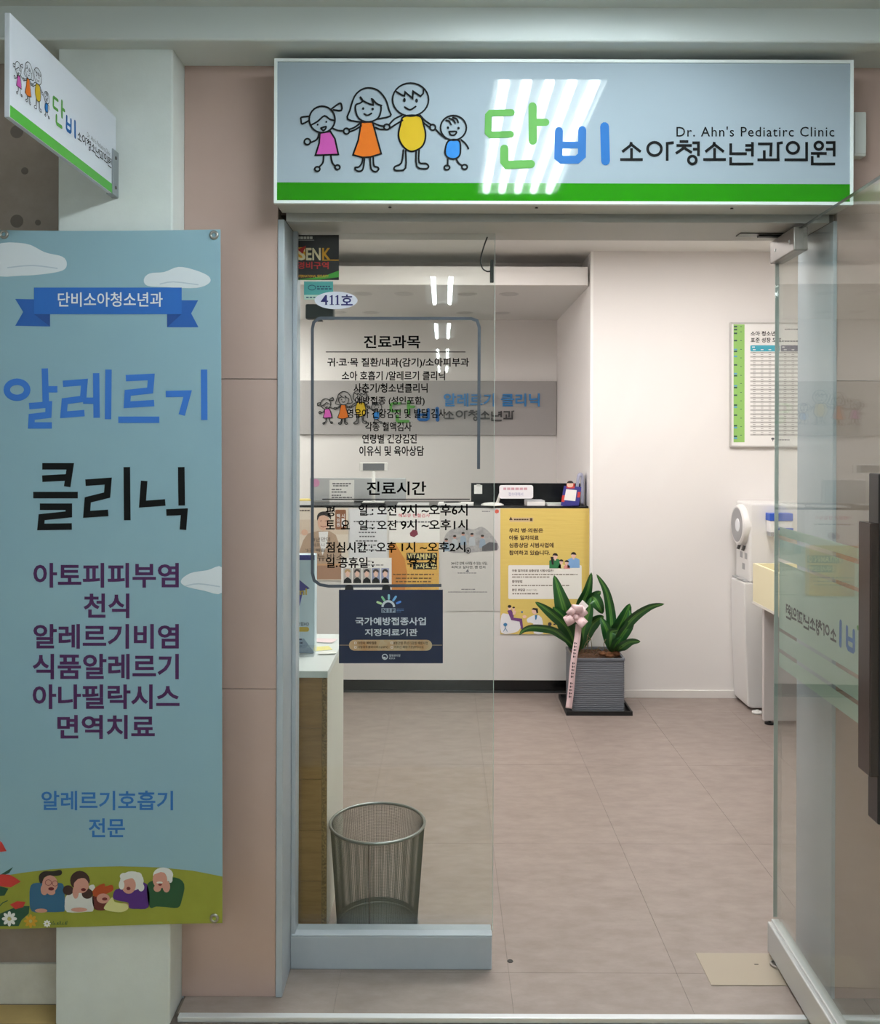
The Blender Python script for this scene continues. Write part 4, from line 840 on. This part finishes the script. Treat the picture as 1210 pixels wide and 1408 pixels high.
t = thing('pen', 'dark pen lying on the white counter sheets', 'pen', (q0.x, 5.47, ZT + .012))
MB().tube([(q0.x, 5.47, ZT + .017), (q1.x - .02, 5.475, ZT + .017), (q1.x, 5.476, ZT + .017)], [.0045, .0045, .0015], 10).build('barrel', M_black, t, smooth=True)
MB().tube([(q0.x - .012, 5.4698, ZT + .017), (q0.x, 5.47, ZT + .017)], .0048, 10).build('cap', M_steel_d, t)

# ------------------------------------------------------------------ wooden cabinet behind the fixed glass
XCB, YCF, YCK, ZCB = -.3655, 2.78, 3.24, .828
M_wood = mat('oak_board', '#ab8250', 0.55, noise=(7, .3, .75), hex2='#8a663d', bump=(40, .08), stretch=(1, 1, 9))
t = thing('cabinet', 'wooden cabinet with white side and white top behind the fixed glass', 'cabinet', (-.66, 3.0, 0))
box('body', -.97, XCB, YCF + .012, YCK, 0, ZCB - .022, mat('cabinet_white', '#d6d6cc', .5), t)
for k in range(5):
    zz0, zz1 = .0 + k * .1612, (k + 1) * .1612
    box('board', -.97, XX(443, 1000, YCF) - .001, YCF, YCF + .012, zz0 + .0008, zz1 - .0008, M_wood, t)
box('edge_strip', XX(443, 1000, YCF), XCB, YCF, YCF + .012, 0, ZCB - .022, mat('chip_edge', '#a08154', .7, noise=(160, .4, .6), hex2='#6b5233'), t)
box('worktop', -.98, XCB + .004, YCF - .012, YCK + .06, ZCB - .022, ZCB, mat('cabinet_top', '#dbe0de', .3), t, bevel=.002)
ZD = ZCB + .0005
Yx = (H - ZD) * F / (899 - CY); fx = face(Yx)
t = thing('display_box', 'pale blue product box with purple arrow standing on the white cabinet top', 'box', (XX(418, 899, Yx), Yx, ZD))
q0, q1 = P(385, 763, Yx), P(432.5, 899, Yx)
box('carton', q0.x, q1.x, Yx, Yx + .05, ZD, q0.z, mat('carton_blue', '#d0e2ee', .45), t, bevel=.001)
Art(fx).rect(385, 763, 432.5, 770).build('purple_header', mat('carton_purple', '#4d4c9a', .5), t); Art(fx).poly([(385, 795), (409, 795), (426, 809), (417, 812), (412, 833), (400, 838), (385, 838)]).build('purple_arrow', mat('carton_purple', '#4d4c9a', .5), t)
Art(fx).text('ml', 408, 809, 422, 818, .02).rrect(398, 862, 425, 868.5, 3).build('yellow_print', mat('carton_yellow', '#c9ab3a', .5), t, .001)
Art(fx).text('크림HD', 409, 855, 425, 860.5, .01).dashes(407, 418, 879, 2, 1, 2, 5).dashes(407, 416, 884, 2, 2, 2, 5).build('dark_print', mat('carton_ink', '#2c3558', .5), t, .001)
Art(fx).poly([(398, 898), (398, 878), (418, 878), (432, 897), (432, 898)]).build('grey_wedge', mat('carton_grey', '#8fa3bd', .5), t, .0004)
box('acrylic_foot', q0.x, q1.x + .004, Yx - .05, Yx - .004, ZD, ZD + .03, glass_mat('clear_acrylic', (.96, .97, .97)), t)
for i, (px, py, w_, h_, ro, hx, nm) in enumerate(((437, 893, .09, .06, 20, '#e3d889', 'yellow'), (444, 882, .09, .06, -10, '#e6cfd2', 'pink'), (450, 899, .06, .04, 10, '#e8e6e0', 'white'))):
    Yq = (H - ZD) * F / (py - CY); xq = XX(px, py, Yq)
    t = slab('leaflet', nm + ' leaflet lying on the white cabinet top', 'leaflet', xq - w_ / 2, xq + w_ / 2, Yq - h_ / 2, Yq + h_ / 2, .0012, mat('leaflet_%s' % nm, hx, .5), ro, zb_=ZD + i * .0015)

# ------------------------------------------------------------------ wire waste bin
bx, by = -.207, 2.815; rt, rbm, hb = .150, .127, .333
t = thing('waste_bin', 'round grey wire mesh waste bin behind the fixed glass', 'bin', (bx, by, 0))
M_mesh = mat('mesh_wire', '#595e5b', .4, metal=.5)
mb = MB(); NV, NR = 210, 72
for j in range(NV):
    a = 2 * math.pi * j / NV; c, s = math.cos(a), math.sin(a)
    mb.tube([(bx + rbm * c, by + rbm * s, .012), (bx + rt * c, by + rt * s, hb)], .00075, 3, cap=False)
for i in range(NR):
    f_ = (i + .5) / NR; r_ = rbm + (rt - rbm) * f_; z_ = .012 + (hb - .012) * f_
    mb.tube([(bx + r_ * math.cos(2 * math.pi * j / 48), by + r_ * math.sin(2 * math.pi * j / 48), z_) for j in range(48)], .0005, 3, closed=True)
o = mb.build('wire_mesh', M_mesh, t, kind='stuff')
M_rim = mat('bin_rim', '#878b89', .3, metal=.7)
MB().tube([(bx + rt * math.cos(2 * math.pi * j / 64), by + rt * math.sin(2 * math.pi * j / 64), hb) for j in range(64)], .0048, 10, closed=True).build('rim', M_rim, t, smooth=True)
MB().tube([(bx + (rbm + .001) * math.cos(2 * math.pi * j / 64), by + (rbm + .001) * math.sin(2 * math.pi * j / 64), .012) for j in range(64)], .004, 8, closed=True).build('foot_ring', M_rim, t, smooth=True)
MB().lathe([(.002, .008), (rbm - .001, .008), (rbm, .030), (rbm + .0006, .030), (rbm - .0004, .004), (.002, .004)], (bx, by, 0), 48, cap=False).build('floor_disc', mat('bin_disc', '#5f6663', .4, metal=.5), t)
a = R(-96); MB().tube([(bx + (rbm + .001) * math.cos(a), by + (rbm + .001) * math.sin(a), .012), (bx + (rt + .001) * math.cos(a), by + (rt + .001) * math.sin(a), hb)], .0022, 6).build('seam', M_steel_d, t)

# ------------------------------------------------------------------ potted plant with ribbon
PX0, PX1, PY0, PY1, PZ0, PZ1 = .739, 1.041, 5.028, 5.326, .020, .314
t = thing('potted_plant', 'leafy green plant in a ribbed grey square pot with pink bow', 'plant', (.89, 5.18, 0))
box('tray', .700, 1.075, 4.990, 5.338, 0, .006, M_black, t)
mb = MB()
for a_ in ((.700, 1.075, 4.990, 5.0), (.700, 1.075, 5.328, 5.338), (.700, .71, 5.0, 5.328), (1.065, 1.075, 5.0, 5.328)): mb.box(*a_, .006, .024)
mb.build('tray_lip', M_black, t)
def rsq(ins, z, r=.012):
    o = []
    for cx, cy_, a in ((PX1 - ins - r, PY1 - ins - r, 0), (PX0 + ins + r, PY1 - ins - r, 90), (PX0 + ins + r, PY0 + ins + r, 180), (PX1 - ins - r, PY0 + ins + r, 270)): o += [(x, y, z) for x, y in ellpts(cx, cy_, r, r, 0, 3, a, a + 90)]
    return o
rings = []; NRB = 25
for k in range(NRB):
    za_, hgt = .006 + k * (PZ1 - .020) / NRB, (PZ1 - .020) / NRB
    rings += [rsq(.0065, za_), rsq(.003, za_ + hgt * .25), rsq(.003, za_ + hgt * .75)]
rings += [rsq(.0065, PZ1 - .014), rsq(0, PZ1 - .012), rsq(0, PZ1), rsq(.012, PZ1), rsq(.014, PZ1 - .05)]
vs = [v for g_ in rings for v in g_]; n = len(rings[0])
fs = [(i * n + j, i * n + (j + 1) % n, (i + 1) * n + (j + 1) % n, (i + 1) * n + j) for i in range(len(rings) - 1) for j in range(n)] + [tuple(range(n))[::-1]]
obj('pot', vs, fs, mat('pot_grey', '#6b6f77', .45), t)
M_soil = mat('soil', '#3d2a1e', .9, noise=(60, .35, .7), hex2='#6a4a33', bump=(80, .9, .01))
vs = []; N = 12
for i in range(N + 1):
    for j in range(N + 1): vs.append((PX0 + .014 + (PX1 - PX0 - .028) * i / N, PY0 + .014 + (PY1 - PY0 - .028) * j / N, PZ1 - .018 + random.uniform(-.006, .012)))
obj('soil', vs, [(i * (N + 1) + j, (i + 1) * (N + 1) + j, (i + 1) * (N + 1) + j + 1, i * (N + 1) + j + 1) for i in range(N) for j in range(N)], M_soil, t, kind='stuff')
# leaf material: pale middle band between dark margins, across the leaf's own width
ml = bpy.data.materials.new('leaf_green'); ml.use_nodes = True; nt = ml.node_tree; bs = nt.nodes['Principled BSDF']; bs.inputs['Roughness'].default_value = .3
uvn = nt.nodes.new('ShaderNodeUVMap'); sx = nt.nodes.new('ShaderNodeSeparateXYZ'); rp = nt.nodes.new('ShaderNodeValToRGB')
nt.links.new(uvn.outputs[0], sx.inputs[0]); nt.links.new(sx.outputs[0], rp.inputs[0]); nt.links.new(rp.outputs[0], bs.inputs['Base Color'])
el = rp.color_ramp.elements; el[0].position = 0; el[0].color = col('#1d4a22'); el[1].position = 1; el[1].color = col('#22532a')
for p_, h_ in ((.30, '#24562a'), (.40, '#5f8f3f'), (.47, '#2f6a2e'), (.53, '#6a9a45'), (.62, '#2a5e2c'), (.75, '#1f4d24')): e = el.new(p_); e.color = col(h_)
tz = sub(640, 620, 3.707)
def leaf(pts, W_, fold=.25, name='leaf'):
    c3 = [Vector(P(*tz(x, y), Y)) for x, y, Y in pts]; c = [Vector(p) for p in catmull([tuple(p) for p in c3], 5)]
    n = len(c); vs, fs, uv = [], [], []
    Wm = W_ / 3.707 * 5.15 / F
    for i, p in enumerate(c):
        s = i / (n - 1); tg = (c[min(i + 1, n - 1)] - c[max(i - 1, 0)]).normalized()
        sd = tg.cross(Vector((0, 1, .25))).normalized(); nr = sd.cross(tg).normalized()
        if nr.y > 0: nr = -nr
        w_ = Wm * (max(0.0, math.sin(math.pi * min(1, s ** .8) )) ** .75 * .95 + .05 * (1 - s) + .02)
        for k, u in enumerate((-.5, -.25, 0, .25, .5)):
            vs.append(p + sd * u * w_ + nr * (abs(u) * w_ * fold + .05 * w_ * math.sin(9 * s + 5 * u))); uv.append((u + .5, s))
        if i:
            for k in range(4): a_ = (i - 1) * 5 + k; fs.append((a_, a_ + 1, a_ + 6, a_ + 5))
    obj(name, vs, fs, ml, t, smooth=True, uv=uv)
for pts, w_ in (([(562, 1010, 5.16), (540, 930, 5.15), (508, 830, 5.13), (482, 740, 5.12), (452, 634, 5.13)], 82), ([(572, 1010, 5.2), (585, 900, 5.22), (592, 790, 5.24), (622, 710, 5.22), (642, 620, 5.2)], 60),
                ([(562, 1000, 5.14), (520, 905, 5.10), (455, 842, 5.07), (402, 800, 5.05), (356, 770, 5.05)], 46), ([(556, 1000, 5.12), (500, 950, 5.06), (440, 912, 5.02), (350, 900, 5.0), (300, 912, 5.0), (275, 938, 5.0)], 36),
                ([(565, 1010, 5.15), (545, 940, 5.12), (500, 860, 5.10), (446, 795, 5.10)], 86), ([(585, 1010, 5.18), (600, 900, 5.17), (625, 820, 5.16), (640, 745, 5.17)], 55),
                ([(590, 1010, 5.2), (630, 900, 5.2), (668, 860, 5.18), (705, 842, 5.17)], 60), ([(640, 740, 5.2), (660, 755, 5.17), (680, 790, 5.16), (700, 830, 5.18)], 55), ([(632, 780, 5.2), (650, 745, 5.18), (690, 716, 5.18)], 50),
                ([(752, 1020, 5.18), (745, 930, 5.2), (738, 820, 5.21), (715, 710, 5.2), (668, 628, 5.19)], 44), ([(755, 1020, 5.18), (765, 950, 5.16), (800, 870, 5.14), (838, 778, 5.13)], 84),
                ([(765, 1020, 5.16), (800, 920, 5.12), (860, 845, 5.08), (940, 795, 5.05), (1014, 780, 5.05)], 44), ([(765, 1025, 5.14), (790, 1000, 5.08), (840, 972, 5.05), (892, 972, 5.05)], 44),
                ([(750, 1025, 5.15), (735, 960, 5.13), (715, 900, 5.12), (690, 850, 5.13)], 52), ([(765, 1020, 5.15), (790, 950, 5.12), (835, 880, 5.10), (835, 810, 5.12)], 50), ([(758, 1020, 5.12), (770, 985, 5.08), (795, 950, 5.07)], 50), ([(735, 1000, 5.1), (740, 950, 5.08), (745, 920, 5.08), (780, 915, 5.08)], 40)):
    leaf(pts, w_ * 1.18)
for pts in ([(566, 1020), (560, 960), (548, 900)], [(580, 1020), (600, 950), (618, 880)], [(755, 1030), (752, 970), (748, 920)], [(768, 1030), (775, 960), (800, 900)]):
    MB().tube([P(*tz(x, y), 5.18) for x, y in catmull(pts, 4)], .008, 8).build('stem', mat('stem_green', '#3c5a2c', .5), t, smooth=True)
for pts in ([(625, 1030), (620, 960), (628, 930)], [(645, 1030), (640, 965), (620, 940)], [(600, 1030), (612, 980), (640, 960)], [(720, 1030), (705, 990), (715, 960)], [(660, 1035), (680, 1000), (700, 1010)]):
    MB().tube([P(*tz(x, y), 5.12) for x, y in catmull(pts, 4)], .0022, 6).build('root', mat('root_brown', '#6b6242', .7), t, smooth=True)
for cx, cy_, rr in ((735, 1043, 26), (768, 1036, 22), (700, 1035, 20)):
    q = P(*tz(cx, cy_), 5.12); k = rr / 3.707 * 5.12 / F; MB().lathe([(k * .2, k * .7), (k * .7, k * .55), (k, k * .1), (k * .8, -k * .3)], q, 14).build('bark_chip', mat('bark', '#6d4527', .85, bump=(90, .8, .006)), t)
# pink bow and band
M_rib = mat('ribbon_pink', '#e8cfd0', .4, noise=(20, .3, .8), hex2='#dcbcc0')
t2 = thing('ribbon_bow', 'pale pink gift bow with long printed tail hanging over the pot', 'ribbon', P(*tz(525, 1315), 5.0))
def strip(name, pts, wd, parent, m=M_rib, ax=None):
    c = [Vector(p) for p in catmull([tuple(p) for p in pts], 6)]; vs, fs = [], []
    for i, p in enumerate(c):
        tg = (c[min(i + 1, len(c) - 1)] - c[max(i - 1, 0)]).normalized(); sd = (ax or tg.cross(Vector((0, 1, 0))).normalized())
        vs += [p - sd * wd / 2, p + sd * wd / 2]
        if i: fs.append((2 * i - 2, 2 * i, 2 * i + 1, 2 * i - 1))
    o = obj(name, vs, fs, m, parent, smooth=True); md = o.modifiers.new('thick', 'SOLIDIFY'); md.thickness = .0012; return o
tail = strip('tail', [P(*tz(578, 885), 5.06), P(*tz(570, 960), 5.03), P(*tz(556, 1040), 5.012), P(*tz(546, 1120), 5.008), P(*tz(538, 1220), 5.004), P(*tz(526, 1312), 4.996)], .036, t2)
a = Art(face(4.992), tz)
for i in range(17):
    y = 975 + i * 17; x = 562 - (y - 975) * .105
    if i in (5, 11): continue
    a.rect(x - 7, y, x - 1, y + 11).rect(x + 1, y + 3, x + 6, y + 9)
a.build('tail_print', mat('ribbon_ink', '#3b2a33', .6), tail)
cb = P(*tz(562, 838), 5.045)
for dx, dz, dy, wd in ((.004, .050, -.02, .060), (-.048, -.026, -.012, .055), (.036, -.036, -.02, .052), (.040, .030, -.008, .048), (-.034, .028, -.016, .046)):
    e = Vector((dx, dy, dz)); sdv = Vector((-dz, .01, dx)).normalized()
    strip('loop', [cb, cb + e * .6 + Vector((0, -.03, 0)), cb + e * 1.25 + Vector((0, -.022, 0)), cb + e * 1.2 + Vector((0, .012, 0)), cb + e * .5 + Vector((0, .012, 0)), cb], wd, t2, ax=sdv)
MB().lathe([(.004, -.018), (.016, -.012), (.018, 0), (.016, .012), (.004, .018)], cb + Vector((0, -.02, -.005)), 14).build('knot', M_rib, t2, smooth=True)
q = [P(*tz(x, y), 5.03) for x, y in ((578, 783), (597, 760), (628, 790), (606, 812))]; MB().prism(q, (0, .0012, 0)).build('tag', M_paper, t2)

# ------------------------------------------------------------------ water dispenser
M_wd = mat('dispenser_white', '#dddbd9', .3); M_wg = mat('dispenser_grey', '#98989a', .35)
DX, DY0, DY1 = 1.742, 5.10, 5.342
t = thing('water_dispenser', 'white water dispenser with round grey front beside the white wall', 'dispenser', (1.92, 5.22, 0))
MB().prism([(DX + .022, DY0, .022), (DX + .05, DY0, .010), (2.08, DY0, .010), (2.08, DY0, .738), (DX, DY0, .738), (DX + .004, DY0, .4)], (0, DY1 - DY0, 0)).build('lower_body', M_wd, t, bevel=.008)
box('side_panel', 1.99, 2.10, DY0 - .004, DY1 - .01, .02, .738, mat('dispenser_side', '#c4c2c2', .4), t, bevel=.004)
box('drip_tray', DX + .004, 1.80, DY0 + .01, DY1 - .01, .738, .746, M_wg, t, bevel=.003)
MB().lathe([(.045, 0), (.045, .004), (.035, .005)], (DX + .035, 5.2, .746), 24).build('drip_grille', mat('grille', '#c9c9c9', .3, metal=.6), t)
box('upper_body', 1.772, 2.10, DY0, DY1, .738, 1.198, M_wd, t, bevel=.012)
MB().lathe([(.108, DX - .004), (.118, DX + .004), (.121, DX + .02), (.121, 1.80)], (0, 5.222, 1.062), 40, axis='X').build('head', M_wd, t, smooth=False, bevel=.0)
MB().lathe([(.002, DX - .0052), (.092, DX - .0052), (.107, DX - .003)], (0, 5.222, 1.062), 40, axis='X').build('front_disc', M_wg, t)
MB().lathe([(.002, DX - .0075), (.036, DX - .0075), (.040, DX - .005)], (0, 5.205, 1.062), 28, axis='X').build('touch_panel', mat('touch_white', '#e4e6ea', .2), t)
for y_ in (5.17, 5.25): MB().tube([(1.765, y_, .945), (1.755, y_, .915)], .009, 10).build('spout', M_steel_d, t)
for y_, z_ in ((5.16, .885), (5.24, .885), (5.2, .82)): box('label_plate', 1.7705, 1.773, y_ - .02, y_ + .02, z_ - .018, z_ + .018, M_wg, t)
q0, q1 = P(1053, 705, 5.10), P(1083, 731, 5.10)
t = thing('cup_dispenser', 'small blue and white paper cup holder on the side of the water dispenser', 'holder', (q0.x, 5.05, q1.z))
box('case', q0.x, q1.x, 5.03, 5.096, q1.z, q0.z - .012, mat('holder_white', '#dddcdc', .4), t, bevel=.004)
M_hb = mat('holder_blue', '#2d55b8', .35)
box('blue_lid', q0.x - .004, q1.x + .003, 5.025, 5.096, q0.z - .042, q0.z + .002, M_hb, t, bevel=.004); box('blue_slot', q0.x + .028, q1.x + .002, 5.022, 5.03, q1.z + .016, q1.z + .028, M_hb, t)
box('latch', q0.x, q0.x + .02, 5.024, 5.08, q1.z - .02, q1.z + .004, M_wg, t)
q = P(1041, 977, 5.05)
t = thing('round_lid', 'white round lid on the floor below the water dispenser', 'lid', (q.x, 5.05, 0))
MB().lathe([(.030, 0), (.031, .008), (.028, .012), (.012, .013)], (q.x, 5.045, 0), 28).build('disc', M_white, t, smooth=True); MB().lathe([(.010, 0), (.009, .006)], (q.x, 5.045, .013), 16).build('knob', M_white, t)

# ------------------------------------------------------------------ cream tray table
M_cr = mat('cream_laminate', '#e2d9b6', .45); TX0, TX1, TY0, TY1, TZ0, TZ1 = 1.732, 2.45, 4.30, 4.93, .664, .875
t = thing('tray_table', 'cream open topped box table on white panel legs beside the dispenser', 'table', (2.09, 4.62, 0))
for a_ in ((TX0, TX0 + .016, TY0, TY1), (TX1 - .016, TX1, TY0, TY1), (TX0 + .016, TX1 - .016, TY0, TY0 + .016), (TX0 + .016, TX1 - .016, TY1 - .016, TY1)): box('side_board', *a_, TZ0, TZ1, M_cr, t, bevel=.001)
box('bottom_board', TX0 + .016, TX1 - .016, TY0 + .016, TY1 - .016, TZ0, TZ0 + .09, mat('cream_inside', '#d8d0a4', .5), t)
box('lower_edge', TX0 - .002, TX1, TY0, TY1 + .002, TZ0 - .014, TZ0, mat('edge_white', '#d9d4cb', .5), t)
for y_ in (4.84, 4.33):
    lg = box('leg', 1.764, 2.40, y_, y_ + .03, .022, TZ0 - .014, mat('leg_white', '#c9c4c1', .5), t)
    for x_ in (1.80, 2.3): MB().lathe([(.026, 0), (.026, .008), (.008, .010), (.008, .022)], (x_, y_ + .015, 0), 16).build('foot', M_black, lg)

# ------------------------------------------------------------------ growth chart
YCH = YR - .018; fc = face(YCH); x0, x1, y0, y1 = 1006, 1142, 445, 613
t = pthing('growth_chart', 'framed white growth chart with green ruler strip on the white wall', 'chart', x0, y0, x1, y1, YCH)
q0, q1 = P(x0, y0, YCH), P(x1, y1, YCH)
box('board', q0.x, q1.x, YCH, YR, q1.z, q0.z, M_paper, t)
M_fr = mat('frame_silver', '#c9c7c3', .35, metal=.4)
for a_ in ((q0.x - .006, q1.x + .006, q0.z, q0.z + .008), (q0.x - .006, q1.x + .006, q1.z - .008, q1.z), (q0.x - .008, q0.x, q1.z, q0.z), (q1.x, q1.x + .008, q1.z, q0.z)): box('frame_edge', a_[0], a_[1], YCH - .004, YR, a_[2], a_[3], M_fr, t)
tt = sub(980, 280, 3.913)
Art(fc, tt).rect(112, 650, 171, 1284).build('green_strip', mat('chart_green', '#8fbd66', .5), t)
a = Art(fc, tt)
for y in (662, 678, 698, 737, 795, 868, 926, 990, 1031, 1084, 1138, 1195, 1252): a.rect(114, y - 4, 131, y + 4)
for y in (662, 690, 737, 784, 830, 877, 924, 968, 1016, 1061, 1106, 1154, 1200, 1246): a.rect(148, y - 1.5, 156, y + 1.5)
a.build('ruler_print', mat('chart_dark', '#2b4a4a', .5), t, .001)
a = Art(fc, tt)
for y in (785, 822, 915, 980, 1095, 1205, 1262): a.rect(114, y - 4, 131, y + 4)
a.build('ruler_blue', mat('chart_blue', '#5a9cc4', .5), t, .001)
Art(fc, tt).text('소아 청소년', 204, 686, 336, 712, .02).text('표준 성장 도표', 204, 721, 370, 747, .02).build('headline', M_ink, t)
Art(fc, tt).rrect(202, 762, 360, 795, 6).build('teal_header', mat('chart_teal', '#3fa3b8', .5), t); Art(fc, tt).rrect(366, 762, 524, 795, 6).build('grey_header', mat('chart_slate', '#6a6a7a', .5), t)
a = Art(fc, tt)
for k in range(21): a.rect(202, 797 + k * 22.1, 524, 806 + k * 22.1)
a.build('row_shading', mat('chart_row', '#b9b7b3', .5), t)
a = Art(fc, tt)
for k in range(41):
    for x in (216, 258, 300, 340, 382, 424, 466, 505): a.rect(x, 800 + k * 11.05, x + 14, 802.5 + k * 11.05)
a.build('figure_print', mat('chart_figures', '#8a8884', .5), t, .001)
Art(fc, tt).dashes(212, 226, 772, 6, 1, 4, 8, 2).dashes(345, 356, 772, 6, 1, 4, 8, 2).dashes(216, 350, 786, 4, 2, 14, 15, 27).dashes(372, 386, 772, 6, 1, 4, 8, 2).dashes(382, 515, 786, 4, 2, 14, 15, 27).build('header_print', M_wht, t, .001)
Art(fc, tt).ell(323, 1265, 9, 6).rect(321, 1265, 325, 1278).dashes(338, 418, 1271, 6, 3, 5, 14, 3).dashes(388, 510, 676, 6, 4, 5, 14, 3).dashes(372, 510, 740, 6, 5, 5, 14, 3).build('fine_print', mat('print_dark_grey', '#55565c', .6), t)
